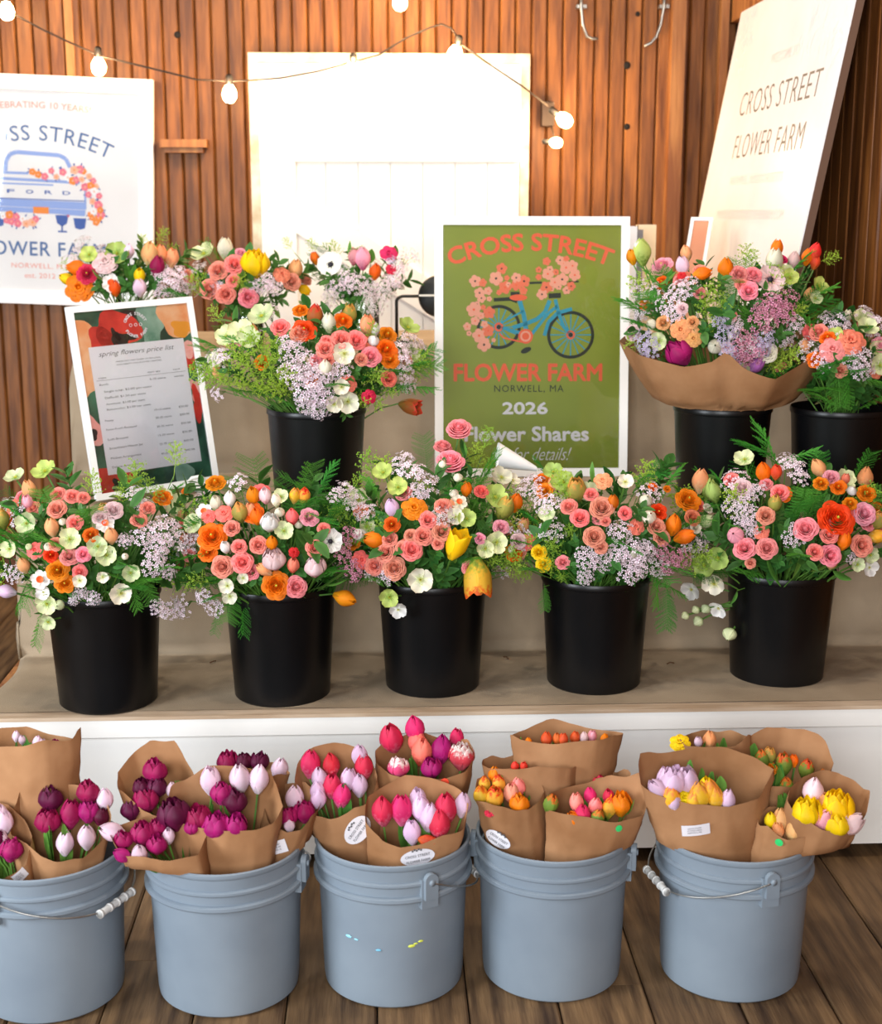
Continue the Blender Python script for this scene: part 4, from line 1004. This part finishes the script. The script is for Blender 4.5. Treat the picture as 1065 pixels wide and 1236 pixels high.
bouquet('mixed_bouquet', 'mixed bouquet with pink wax flowers and yellow-green sprays, fourth on the lowest step', *low(3), CR4, '''
rose.coral 425 250 38 475 312 62 325 306 45 376 356 50 440 442 56 470 487 38 720 395 48 745 447 44 580 335 38 490 372 28; rose.salmon 910 300 38 885 355 44
tulip.deeporange 525 287 40; tulip.orange 798 387 54; tulip.orange@80 850 442 50; ran.orange 865 275 58 770 225 18 705 217 22; ran.deeporange 730 330 42
bud.cream 675 275 32 690 350 36; ran.cream 900 400 27 955 312 26; tulip.palegreen@60 945 372 44; tulip.peach 920 190 56; tulip.green 960 225 50; tulip.olive 360 230 66
hell.green 255 150 42 300 198 54; ruf.peach 480 190 42; hell.cream 580 195 36
wax 160 180 52 100 235 44 250 280 50 200 292 42 410 540 58 480 560 48 560 420 56 630 520 66 600 600 60 690 500 50 400 630 40 550 520 50 650 590 50 170 230 40; waxp 780 560 50 740 500 44 830 540 50
ran.yellow 190 512 36 210 566 36; spray 80 540 84 250 500 84 230 580 70 100 620 56 330 420 56 150 480 70 40 580 60 290 640 44
fern@170 800 800 90 760 700 80 200 760 50; fern 820 120 60 640 180 70 760 640 80 820 700 70 130 330 60; fern@70 700 110 90; long 430 120 50
leafs 600 380 50 350 480 50 520 600 60 440 380 50 660 450 50 560 480 50 330 600 50 700 590 40; leafs 480 620 50''')
bouquet('mixed_bouquet', 'mixed bouquet with trailing white hellebores, rightmost on the lowest step', *low(4), CR5, '''
rose.rose 610 490 60 350 572 55 445 572 52 715 602 55; rose.coral 850 560 54 710 515 45 650 587 42 440 432 46 500 335 44 295 280 40 375 635 27; rose.palepink 340 315 48; rose.pink 860 425 58 720 272 42
ran.deeporange 740 447 80; ran.orange 675 295 33 750 310 35 870 337 40 800 380 32; tulip.orange 775 540 44 430 247 48; tulip.redorange 485 247 36; tulip.peach@-30 665 230 46; tulip.apricot 865 272 50; tulip.olive 918 455 50
tulip.olive 480 380 44; tulip.green 215 330 52; bud.white 808 325 24; tulip.yolk@80 915 520 44; bud.pink 310 515 40; tulip.salmon 780 277 28
hell.green 240 610 48 180 640 50; hell.cream 220 720 48; hell.white 125 745 44 240 825 40 880 652 38; hell.palegreen 885 600 34 830 640 30; bud.palegreen 95 860 20 150 885 26 182 832 24 285 940 34 140 835 20; leaf@120 160 715 30; leaf@200 300 800 34
long@170 465 690 74; long@20 600 640 90; leaf@70 680 665 48; leaf@120 775 700 46; leaf 400 660 26
wax 300 390 52 350 355 50 370 432 46 335 450 36 375 492 36 560 215 56 590 262 42 400 310 42 820 620 26 530 180 40
fern@-10 470 100 110; fern@-50 400 90 90; fern@60 560 130 90; fern@20 860 190 85; fern@-80 330 210 60; fern 600 330 90 640 370 80 560 390 80 320 480 50; hell.palegreen 350 195 44
leafs 520 500 60 560 600 60 420 500 50 640 540 50 790 620 50 500 650 50 330 640 40 700 380 50 500 420 50''')

# ------------------------------------------------------------------ bouquets on the upper steps
CRF, CRG, CRH = (220, 280, 3.328), (740, 270, 3.277), (60, 270, 3.55)
bouquet('mixed_bouquet', 'bouquet with green sprays and lilac sprigs between price list and green poster', (UC[0][0], UC[0][1], 1.065), (.275, .19, .165), (UC[0][0], UC[0][1], .87), CRF, '''
ran.orange 475 315 33 645 357 40 825 413 38 820 472 46 835 512 38; ran.deeporange 490 395 50; tulip.brown 533 335 48; tulip.olive 670 332 46; tulip.cream 590 365 42 575 545 40; tulip.peach 745 375 46; tulip.white 775 392 30
rose.coral 395 385 44 470 410 44 575 470 44 640 435 48 700 436 48 580 440 32 590 512 28 720 512 32; rose.rose 757 502 48; rose.salmon 830 590 38
hell.palegreen 320 340 52 240 410 54 180 420 44 270 432 46; hell.cream 650 490 44 640 622 32 610 690 34 665 680 44; hell.green 905 385 44; bud.white 770 435 26; leaf 675 605 38
spray 300 470 110 350 560 110 260 560 100 390 650 90 220 520 90 320 640 80 420 600 80 380 480 80 240 630 70 180 600 60; spray@-40 130 320 52; spray 780 600 76 780 700 66 840 660 50 720 690 56
wax 440 480 60 500 540 62 450 570 60 540 600 60 500 640 60 560 665 52 550 722 46 500 700 44 430 440 46 640 550 44 930 440 52 960 470 40 890 500 52 900 560 44 150 500 42 130 660 32 920 620 36 580 570 44
otulip.brown@100 915 700 48; ruf.red 750 662 30; leafs 620 400 50 540 440 50 700 580 50 760 560 50 480 460 40 820 430 40 660 760 40''', fill=24)
bouquet('mixed_bouquet', 'bouquet with pale pink anemone in kraft paper, right of the green poster', (UC[1][0], UC[1][1], 1.165), (.245, .18, .205), (UC[1][0], UC[1][1], .88), CRG, '''
tulip.orange 445 177 46 650 97 36 770 132 34; tulip.redorange 800 112 38 800 152 30; rose.rose 500 202 42 555 202 40 537 266 45; rose.coral 510 240 32; anem.palepink 622 222 64; tulip.cream 640 147 50; rose.hotpink 670 142 25; tulip.palepink 715 147 38
hell.green 815 250 38 700 215 34 750 597 54; hell.palegreen 800 295 28; spray@70 870 118 46; spray 400 290 84 370 340 72 400 400 62 450 340 70 740 350 54 680 540 80 640 580 64 720 520 50
waxp 640 330 56 590 380 58 670 360 52 520 480 56 560 500 52 500 542 44 690 300 44 600 330 44; wax 100 250 48 150 270 42 210 310 50 260 262 46 300 242 42 480 400 40 240 360 40; stock 470 520 48 600 467 46 590 492 40 450 440 44 130 470 50 150 502 44 430 380 40; hell.palegreen 500 582 40
double.magenta@-40 265 512 56; tulip.violet@50 565 560 42; bud.cream 150 398 24 405 485 32; ruf.apricot 270 420 42 320 456 34; rose.peach 315 390 30 200 392 34; rose.palepink 275 335 27 450 492 30 80 432 38; rose.cream 610 510 46; long@-50 210 482 64
tulip.orange 75 132 32; tulip.green 115 112 54; tulip.white 100 92 24; ran.pink 195 167 44; tulip.peach 290 117 34; tulip.blush 275 167 40; tulip.orange@80 355 196 38; long 150 172 60; leaf@60 212 206 46; ruf.red 272 205 18
leafs 330 280 60 420 230 60 600 290 60 740 250 60 360 440 50 540 430 50 200 250 50 700 440 50 560 330 50 140 330 50 780 200 50; leaf 700 160 40; spray 560 130 50; fern 470 230 60 740 220 50''', fill=24)
bouquet('mixed_bouquet', 'bouquet with coral ruffled bloom at the far right of the upper step', (UC[2][0]-.035, UC[2][1], 1.055), (.14, .165, .15), (UC[2][0], UC[2][1], .87), CRG, '''
wax 890 380 52 850 365 40 1010 352 44 1040 430 46 830 530 48 1000 540 58 940 520 44 990 582 42 1060 380 40 910 420 40; ruf.salmon 940 467 58; ruf.rose 870 500 52; rose.coral 815 430 42; ran.orange 850 452 34; rose.pink 1060 480 42
hell.palegreen 985 380 42 1005 412 42 1055 560 42; leaf 960 412 34; tulip.cream 930 365 26; fern@170 900 640 80 960 620 80; fern 850 650 70 960 590 70 1030 620 70 820 590 60
leafs 900 560 60 1040 520 60 860 600 60 960 480 50 1000 640 60 850 460 40; hell.green 880 440 30''', fill=14, rimr=.085)
def jar_mesh():
    b = B(); b.lathe([(.0005, .003), (.040, .003), (.044, .008), (.046, .03), (.046, .13), (.040, .15), (.038, .17), (.041, .175), (.038, .178), (.036, .17), (.038, .15), (.0435, .13), (.0435, .03), (.040, .01), (.0005, .009)], 32)
    return b.mesh('glass', [jar_glass()])
def jar_glass():
    M = bpy.data.materials.new('jar_glass'); M.use_nodes = True; N = M.node_tree.nodes; L = M.node_tree.links; N.remove(N['Principled BSDF'])
    lw = N.new('ShaderNodeLayerWeight'); lw.inputs[0].default_value = .35; gl = N.new('ShaderNodeBsdfGlossy'); gl.inputs['Roughness'].default_value = .05
    tr = N.new('ShaderNodeBsdfTransparent'); tr.inputs[0].default_value = (.93, .96, .95, 1); mx = N.new('ShaderNodeMixShader')
    L.new(lw.outputs['Fresnel'], mx.inputs[0]); L.new(tr.outputs[0], mx.inputs[1]); L.new(gl.outputs[0], mx.inputs[2]); L.new(mx.outputs[0], N['Material Output'].inputs[0]); return M
jm = jar_mesh(); b = B(); b.lathe([(.0005, .01), (.042, .01), (.0425, .03), (.0425, .10), (.0005, .10)], 28); jw = b.mesh('water', [jm.materials[0]])
def vase(px, Y, lab):
    p = atY(px, 400, Y); t = thing('glass_jar', lab, 'jar', T(p.x, Y, Z3+.0045), 'glass flower jars')
    obj('glass', jm, parent=t); obj('water', jw, parent=t); return p.x
BKY = 4.36
x = vase(158, BKY, 'clear glass jar behind the price list, holding the bouquet with a magenta tulip')
bouquet('mixed_bouquet', 'small bouquet with orange ranunculus and magenta tulip rising behind the price list', (x, BKY, 1.25), (.20, .14, .13), (x, BKY, 1.11), CRH, '''
tulip.orange@-85 118 188 48; ran.hotpink 160 215 44; tulip.yellow@-70 75 237 36; ruf.orange 128 275 62; narc.white 265 255 46; tulip.deeporange 280 277 38; tulip.blush 385 272 44; tulip.yellow 385 222 36
tulip.magenta 460 182 48; tulip.peach 430 130 56 522 147 44; tulip.apricot 475 132 42; ruf.palepink 240 167 56; hell.green 290 130 50 170 135 38; tulip.blush 340 117 34; long 355 222 64 330 200 50; leafs 210 290 60 330 290 60 450 270 60 420 210 50 260 210 50; leaf@-60 200 220 40
wax 530 240 60 490 222 48 570 290 48 560 215 44 620 272 44 490 290 40; rose.coral 590 225 34; gyp 80 160 44 130 80 44 110 130 36; spray@35 480 35 50; spray@70 525 85 40; spray 400 60 40 450 100 36; leafs 560 320 50''', fill=12, ffern=2, rimr=0)
x = vase(300, BKY, 'clear glass jar left of the white door, holding the bouquet with a yellow tulip')
bouquet('mixed_bouquet', 'small bouquet of pink roses with one bright yellow tulip before the white door', (x, BKY, 1.235), (.175, .13, .125), (x, BKY, 1.11), CRF, '''
hell.palegreen 88 90 48; tulip.cream 173 67 46; rose.coral 145 155 46 210 130 46 205 195 33 112 230 48 175 250 46 440 200 42 495 190 32; rose.rose 265 262 46; rose.pink 235 85 28; ruf.salmon 400 172 34; double.yellow 293 130 60; tulip.peach 455 150 42
wax 350 200 42 290 215 30 375 222 36 330 225 30; leafs 200 310 50 300 300 50 400 290 50 340 320 40 150 200 40 240 230 40; leaf@170 385 330 34; tulip.yellow@120 490 232 30; stock 120 162 20; gyp 20 220 40 40 160 36 60 130 28; leafs 260 340 50 180 340 40; leaf 30 170 30''', fill=12, ffern=1, rimr=0)
x = vase(440, BKY, 'clear glass jar before the white door, holding the bouquet with a white anemone')
bouquet('mixed_bouquet', 'small airy bouquet with white anemone and pink tulips before the white door', (x, BKY, 1.23), (.15, .12, .14), (x, BKY, 1.11), CRF, '''
anem.white 597 132 60; tulip.deeporange 533 105 27 775 160 36; tulip.pink 725 105 48 690 97 36; ruf.hotpink 830 87 36; stock.blue 840 118 24; ruf.red 840 150 22
wax 620 215 44 690 210 44 870 140 50 920 92 44 650 180 30 760 230 40 850 190 40; leaf 760 90 34; long@-15 665 55 40; leafs 640 265 40 700 280 44 740 200 40; fern 715 330 64; spray 600 60 44 410 40 34 510 45 36; gyp 780 300 44 590 270 40 820 240 40''', fill=8, ffern=2, rimr=0)
# white paper cone of a wrapped bunch lying behind the mid-row bouquet
b = B(); ap = atY(648, 566, 3.40); lv = [atY(600, 539, 3.46), atY(602, 560, 3.40)]
cc = (lv[0]+lv[1])/2; dd = (ap-cc); q1 = (lv[0]-cc); q2 = dd.cross(q1).normalized()*q1.length*.9
b.grid(lambda u, v: cc+dd*v+(q1*math.cos(u*2*PI)+q2*math.sin(u*2*PI))*(1-v*.82), 28, 6, 0, True)
tag(obj('paper_cone', b, mat('white_wrap', '#efeeee', rough=.6)), 'white paper cone wrap tucked below the green poster lettering', 'paper wrap')

# ------------------------------------------------------------------ kraft paper wraps
def wrap_surface(rimf, base, r0, clampc=None, clampr=.137, clampz=.290, ph=0.0, fold=.035, seed=0):
    base = Vector(base)
    def fn(u, v):
        a = u*2*PI; rim = rimf(a)
        st = base+Vector((math.cos(a)*r0, math.sin(a)*r0, 0))
        p = st.lerp(rim, v); ax_ = base.lerp((rimf(0)+rimf(PI))/2, v); rad = p-ax_
        k = 1+fold*1.6*(abs(math.sin(2.5*a+ph))-.5)*v+fold*1.2*noise.noise((math.cos(a)*2+seed, math.sin(a)*2, v*3+seed))+.10*math.sin(v*PI)
        p = ax_+rad*k
        if v > .3: p = p+rad.normalized()*(.0045*noise.noise((p.x*38+seed, p.y*38, p.z*30))+.0022*noise.noise((p.x*90, p.y*90, p.z*70)))
        if clampc is not None and p.z < clampz:
            h = Vector((p.x-clampc[0], p.y-clampc[1], 0)); lim = clampr-.012*max(0, (clampz-p.z)/clampz)-.0
            if h.length > lim: p -= h*(1-lim/h.length)
        return p
    return fn
def facet(fn, knots, k=.75):
    """flat paper facets between the creases"""
    ks = sorted(knots)
    def g(u, v):
        u = u % 1.0; nx = [q for q in ks if q > u]; pv = [q for q in ks if q <= u]
        b_ = nx[0] if nx else ks[0]+1; a_ = pv[-1] if pv else ks[-1]-1
        f = (u-a_)/(b_-a_); flat = fn(a_ % 1, v).lerp(fn(b_ % 1, v), f)
        return fn(u, v).lerp(flat, k*min(1, v*1.6))
    return g
def rim_curve(cx, yb, yf, hw, Yc, dep_, peaks=(), seed=0):
    Bk = atY(cx, yb, Yc+dep_); F_ = atY(cx, yf, Yc-dep_); mid = (Bk+F_)/2; hf = (Bk-F_)/2; a_ = hw/FPX*depth(mid)
    rq = random.Random(seed*31+5); pk_ = list(peaks)+[(rq.uniform(0, 360), rq.uniform(.008, .02)) for _ in range(4)]
    def rim(a):
        p = mid+c_r*(a_*math.cos(a))+hf*math.sin(a)
        z = .010*noise.noise((math.cos(a)*2.2+seed, math.sin(a)*2.2, 1.7))
        for pa, hgt in pk_:
            d = abs((a-math.radians(pa)+PI) % (2*PI)-PI); z += hgt*max(0, 1-d/.42)
        return p+Vector((0, 0, z))
    return rim, F_, Bk
STK = mat('sticker_white', '#e6e3ea', rough=.45); STK_INK = mat('sticker_ink', '#5a5a5e', rough=.6)
SCALE = {}
def bunch(label, gi, cx, yb, yf, hw, dy, crop, data, peaks=(), dep_=.055, stickers=(), seed=0, group='tulip bunches in kraft paper'):
    g = GC[gi]; Yc = g[1]+dy
    rim, F_, Bk = rim_curve(cx, yb, yf, hw, Yc, dep_, peaks, seed)
    mid = (F_+Bk)/2
    base = Vector((g[0]+(mid.x-g[0])*.35, g[1]+(mid.y-g[1])*.5, .03))
    t = thing('tulip_bunch', label, 'bouquet', T(*base), group); ti = t.matrix_world.inverted()
    fn = wrap_surface(rim, base, .028, g, ph=seed*1.3, seed=seed)
    rk = random.Random(seed+90); fn = facet(fn, [(i+rk.uniform(-.3, .3))/11 for i in range(11)], .7)
    b = B(); b.grid(fn, 88, 20, 0, True); wr = obj('kraft_wrap', b, m_kraft, parent=t, mtx=ti)
    x0, y0, s = crop
    def via(md, top):
        q = base.lerp(top, .75); q.z = max(q.z, .2); h = Vector((q.x-g[0], q.y-g[1], 0))
        if h.length > .105: q -= h*(1-.105/h.length)
        return Vector((q.x, q.y, .27 if top.z > .3 else top.z-.03))
    for kind, c, ang, px, py, r in parse(data):
        px = x0+px/s; py = min(y0+py/s, yf-.5*r/s)
        k = (py-yf)/(yb-yf); Y = Yc-dep_*.8+1.6*dep_*min(1.0, max(.0, k))
        p = atY(px, py, Y); n = (p-base); n.z *= .5; n.normalize()
        put(t, ti, kind, c, p, Vector((p.x-mid.x, p.y-mid.y, .25)).normalized(), r/s/FPX*depth(p), ang, base+Vector((random.uniform(-.02, .02), random.uniform(-.02, .02), .02)), via=via)
    for i in range(4):   # strap leaves between the stems
        a = random.random()*6.28; p = mid+Vector((math.cos(a)*.03, math.sin(a)*.025, -.05)); h = Vector((p.x-g[0], p.y-g[1], 0)); p -= h*(1-min(1, .09/max(h.length, 1e-4))); put(t, ti, 'long', None, p, Vector((math.cos(a)*.3, math.sin(a)*.3, 1)), .05, None, None, False)
    for (px, py, ru, rv, kind, tilt) in stickers:   # paper stickers on the wrap: found where the sight line meets the paper
        best = None
        for iu in range(112):
            for iv in range(24, 61):
                q = fn(iu/112, iv/60); e = q-CAM; w_ = e.dot(c_f); X = 532.5+FPX*e.dot(c_r)/w_; Yp = 618-FPX*e.dot(c_u)/w_
                dd_ = (X-px)**2+(Yp-py)**2
                if dd_ < 60 and (best is None or w_+dd_*.002 < best[0]): best = (w_+dd_*.002, iu/112, iv/60)
        if not best: print('no sticker spot', label); continue
        u, v = best[1], best[2]; p = fn(u, v); tu = (fn(u+.01, v)-fn(u-.01, v)).normalized(); tv = (fn(u, min(1, v+.02))-fn(u, v-.02)).normalized()
        n = tu.cross(tv).normalized()
        if n.dot(CAM-p) < 0: n = -n
        xr = (c_r*math.cos(tilt)+UP*math.sin(tilt)); xr = (xr-n*xr.dot(n)).normalized(); yr = n.cross(xr)
        M = Matrix((xr, yr, n)).transposed().to_4x4(); M.translation = p+n*.0035
        sb = B()
        if kind == 'oval':
            N_ = 26; sb.add([(0, 0, 0)]+[(ru*math.cos(i*2*PI/N_), rv*math.sin(i*2*PI/N_), -.0016*(math.cos(i*2*PI/N_))**2) for i in range(N_)], [(0, i+1, (i+1) % N_+1) for i in range(N_)])
            so = obj('paper_sticker', sb, STK, parent=t, mtx=ti @ M)
            tb = B(); text(tb, 'CROSS STREET', 0, .004, ru*1.45, .0008, 0, cap=.0052, bold=.01, spacing=1.1); text(tb, 'FLOWER FARM', 0, -.007, ru*1.35, .0008, 0, cap=.0052, bold=.01, spacing=1.1)
            for i in range(5): tb.disc((-.008+.004*i, .015+.002*(i % 2)), .0022, 7, 0, z=.0008)
            obj('sticker_text', tb, STK_INK, parent=so)
        elif kind == 'rect':
            sb.grid(lambda a_, c_: ((a_-.5)*2*ru, (c_-.5)*2*rv, -.003*(2*a_-1)**2), 6, 2); so = obj('paper_sticker', sb, STK, parent=t, mtx=ti @ M)
            tb = B()
            for i in range(3): text(tb, ('CROSS STREET', 'FLOWER FARM', 'NORWELL, MA')[i], -ru*.1, rv*(.45-.4*i), ru*1.0, .0006, 0, cap=.0030)
            obj('sticker_text', tb, STK_INK, parent=so)
        else:
            N_ = 18; sb.add([(0, 0, .0004)]+[(ru*math.cos(i*2*PI/N_), ru*math.sin(i*2*PI/N_), 0) for i in range(N_)], [(0, i+1, (i+1) % N_+1) for i in range(N_)])
            obj('dot_sticker', sb, mat('dot_'+kind, {'green': '#2fc46a', 'red': '#ee4a2c'}[kind], rough=.5), parent=t, mtx=ti @ M)
    return t
Q1, Q2, Q3, Q3b, Q4, Q5 = (0, 870, 5.62), (120, 890, 3.944), (340, 960, 4.26), (340, 860, 4.26), (570, 860, 4.63), (750, 865, 3.381)
bunch('tall kraft-wrapped tulip bunch at the back of the leftmost grey bucket, blooms barely showing', 0, 32, 884, 903, 66, .06, Q1, 'tulip.blush 110 105 40 255 145 50 290 155 36; double.magenta 370 225 40 400 235 30; tulip.blush 150 130 36', ((90, .012), (20, -.012)), seed=1)
bunch('kraft-wrapped bunch of plum and pink tulips in the leftmost grey bucket', 0, 74, 944, 1040, 62, -.03, Q1, 'double.plum 345 535 88; double.magenta 325 685 92 600 490 84 600 620 78; tulip.magenta 480 632 104; double.plum 685 650 66; tulip.blush 712 535 84 442 832 88 588 792 92', ((140, .02),), seed=2)
bunch('kraft-wrapped tulip bunch at the left photo edge in the leftmost grey bucket', 0, -8, 968, 1064, 46, -.055, Q1, 'tulip.blush 30 690 88 0 640 80 5 800 70; double.magenta 75 880 84; double.plum -40 800 80', (), stickers=((24, 1055, .013, .010, 'rect', .5),), seed=3)
bunch('kraft-wrapped bunch of magenta peony tulips at the back left of the second grey bucket', 1, 188, 903, 985, 48, .03, Q2, 'double.magenta 265 165 62 222 302 64; double.plum 200 238 46 275 242 52 150 352 50; tulip.blush 345 252 42', ((60, .03),), seed=4)
bunch('kraft-wrapped bunch of magenta and white tulips spilling left over the second grey bucket', 1, 190, 984, 1042, 58, -.10, Q2, 'tulip.blush@-65 65 450 66; double.magenta 205 460 62 115 490 48 275 430 46 275 512 52; tulip.blush 330 470 44 190 560 56; tulip.magenta@-60 110 562 50', (), seed=5)
bunch('kraft-wrapped tulips rising behind the main bunch of the second grey bucket', 1, 296, 922, 946, 52, .07, Q2, 'double.magenta 615 122 56; double.plum 690 118 44 762 118 48; tulip.blush 860 155 62', (), seed=6)
bunch('kraft-wrapped bunch in the second grey bucket with three white-pink tulips above magenta ones', 1, 272, 928, 1008, 70, -.05, Q2, 'tulip.blush 528 205 72 670 197 74 760 197 72; double.plum 355 370 82 645 310 62; double.magenta 555 425 70 650 422 60 580 268 56; double.magenta 470 385 66 440 430 40', ((20, .02), (150, .01)), seed=7)
bunch('narrow kraft-wrapped tulip bunch at the right of the second grey bucket', 1, 352, 944, 1004, 34, -.0, Q2, 'double.magenta 900 382 48 975 356 56; tulip.blush 930 292 66 905 420 40', (), stickers=((336, 1022, .019, .012, 'rect', .35),), seed=8)
bunch('kraft-wrapped hot pink and lilac tulips with slanted oval sticker, left in the middle bucket', 2, 405, 897, 990, 50, .01, Q3b, 'tulip.hotpink 148 265 76 255 270 66 425 280 70; tulip.lilac 400 222 62 195 338 62 345 345 64 400 375 64 185 405 58; tulip.hotpink 260 378 70 310 430 70; tulip.lilac 190 445 60', ((120, .01), (200, .02)), stickers=((432, 1003, .030, .022, 'oval', .9),), seed=9)
bunch('kraft-wrapped hot pink tulips standing tallest at the back of the middle bucket', 2, 513, 891, 940, 62, .06, Q3b, 'tulip.hotpink@-8 565 135 90 685 82 76; tulip.salmon 695 150 66 722 202 80; tulip.magenta 820 190 82; tulip.hotpink 900 132 54; double.variegated 925 228 72 600 287 58; double.magenta 770 288 58', ((30, .012),), stickers=((536, 942, .0085, .0085, 'red', 0),), seed=10)
bunch('kraft-wrapped bunch of red-pink and lilac tulips at the front of the middle grey bucket', 2, 503, 938, 1024, 64, -.055, Q3, 'tulip.hotpink 520 80 84 617 75 84 845 70 88 812 150 84; tulip.lilac 700 20 66 717 70 76 760 112 80 670 190 68 930 50 66; otulip.red@110 745 235 48', ((170, .012), (0, .02)), stickers=((505, 1034, .032, .017, 'oval', .12),), seed=12)
bunch('kraft-wrapped bunch at the back of the fourth grey bucket with red-orange tips showing', 3, 682, 880, 899, 68, .085, Q4, 'tulip.redorange 415 150 46 475 148 40 510 152 40 575 142 42; tulip.palepink 625 142 38; tulip.pink 670 135 40; tulip.orange 740 148 34 315 174 30; leaf 272 160 26', ((110, .022),), seed=13)
bunch('kraft-wrapped bunch in the middle of the fourth grey bucket with one pink bud showing', 3, 640, 918, 929, 60, .045, Q4, 'tulip.redorange 240 308 34 290 312 32; tulip.pink 340 287 40', ((170, .01),), seed=14)
bunch('small kraft-wrapped tulip bunch at the right rim of the fourth grey bucket', 3, 738, 930, 948, 24, .04, Q4, 'tulip.hotpink 715 382 36; tulip.orange 760 388 34; tulip.hotpink 690 385 26', (), dep_=.03, seed=15)
bunch('kraft-wrapped green-streaked orange tulips at the left of the fourth grey bucket', 3, 614, 930, 984, 42, -.02, Q4, 'tulip.orange 125 350 52; tulip.parrot 50 465 64 125 478 74 150 402 56 70 400 50; tulip.coral 220 452 66 258 422 62; double.orange 265 515 60; leaf 165 385 40; leaf@30 310 492 36; ruf.hotpink 100 562 30', ((170, .02), (30, .02)), stickers=((601, 1013, .026, .016, 'oval', -.5),), seed=16)
bunch('kraft-wrapped coral, pink and green tulip buds at the front of the fourth bucket', 3, 722, 944, 996, 62, -.06, Q4, 'tulip.greenorange@10 440 512 64 700 595 62; tulip.coral 585 505 60 690 527 58; tulip.hotpink 660 465 54 762 470 48 615 582 74; tulip.parrot 770 532 64; double.orange 830 515 70; tulip.orange@-30 570 600 60; leaf@30 890 530 64', ((30, .03), (0, .015)), stickers=((747, 999, .0065, .0065, 'green', 0),), seed=17)
bunch('kraft-wrapped bunch with a single peach tulip tip at the back of the rightmost bucket', 4, 862, 884, 903, 44, .08, Q5, 'tulip.apricot 360 98 42; ruf.yellow 240 110 42; tulip.blush 315 105 26', ((60, .015),), seed=18)
bunch('kraft-wrapped bunch of closed green-orange tulips at the right back of the rightmost bucket', 4, 946, 884, 958, 60, .045, Q5, 'tulip.greenorange 575 177 46 665 192 50 755 215 46 675 290 46; tulip.olive 605 160 40; ran.orange 605 212 34; tulip.orange 540 247 22 705 180 28; leaf@10 540 140 36; tulip.orange 822 232 20', ((110, .035), (10, .01)), seed=19)
bunch('large kraft-wrapped bunch of lilac and golden tulips at the front of the rightmost bucket', 4, 850, 903, 974, 82, -.05, Q5, 'tulip.lilac@-40 150 300 56; double.lilac 210 265 66; tulip.lilac 270 265 70 435 342 48 215 365 44; tulip.yolk 205 332 54 320 326 66 362 310 62 385 335 52 295 352 46; ruf.yellow 260 330 34; tulip.yellow 345 292 50; leaf@-20 285 215 44; leaf@15 325 248 44; leaf@10 405 285 48', ((160, .02), (20, -.01)), stickers=((838, 1002, .026, .012, 'rect', .15),), seed=20)
bunch('kraft-wrapped bunch of pink and double yellow tulips leaning right from the rightmost bucket', 4, 1000, 932, 1004, 50, -.08, Q5, 'tulip.palepink 785 305 64; tulip.apricot 830 360 50; tulip.pink@20 825 427 56; tulip.palepink 915 415 40; tulip.palepink@60 940 465 60; double.yellow 762 398 66 880 370 72 880 452 60', ((0, .02),), seed=21)
bunch('small kraft-wrapped peach tulip bunch with green dot at the front of the rightmost bucket', 4, 958, 974, 1016, 42, -.085, Q5, 'tulip.peach 655 425 56 705 470 52; tulip.yellow 612 425 40 745 495 34; tulip.apricot 640 467 38; tulip.yellow 680 410 36', (), dep_=.04, stickers=((941, 1017, .0075, .0075, 'green', 0),), seed=22)
# the big kraft paper of the upper right bouquet
ukb = [o for o in COL.objects if o.get('label', '').startswith('bouquet with pale pink anemone')][0]
ti = ukb.matrix_world.inverted(); c = Vector((UC[1][0], UC[1][1], .965))
def urim(a):
    s_, c_ = math.sin(a), math.cos(a); z = 1.055+(.10 if c_ > 0 else .075)*abs(c_)**1.6+(.06 if s_ > 0 else 0)*s_-.01*max(0, -s_)+.02*noise.noise((c_*2, s_*2, 4))+.075*max(0, 1-abs((a-R_(259)+PI) % (2*PI)-PI)/.30)
    return Vector((c.x+.005+.275*c_, c.y+.20*s_-.01, z))
def ufn(u, v):
    a = u*2*PI; st = c+Vector((.118*math.cos(a), .118*math.sin(a), -.06)); p = st.lerp(urim(a), v)
    k = 1+.07*math.sin(v*PI)+.05*(abs(math.sin(4.5*a+.4))-.5)*v; q = st.lerp(Vector((c.x, c.y, p.z)), 1)
    h = Vector((p.x-c.x, p.y-c.y, 0)); h *= k
    if p.z < c.z+.01: 
        if h.length > .121: h *= .121/h.length
    return Vector((c.x+h.x, c.y+h.y, p.z))
uf = facet(ufn, [.02, .11, .2, .31, .42, .5, .58, .655, .7, .7195, .745, .79, .87, .94], .9)
b = B(); b.grid(uf, 120, 14, 0, True); obj('kraft_wrap', b, m_kraft, parent=ukb, mtx=ti)
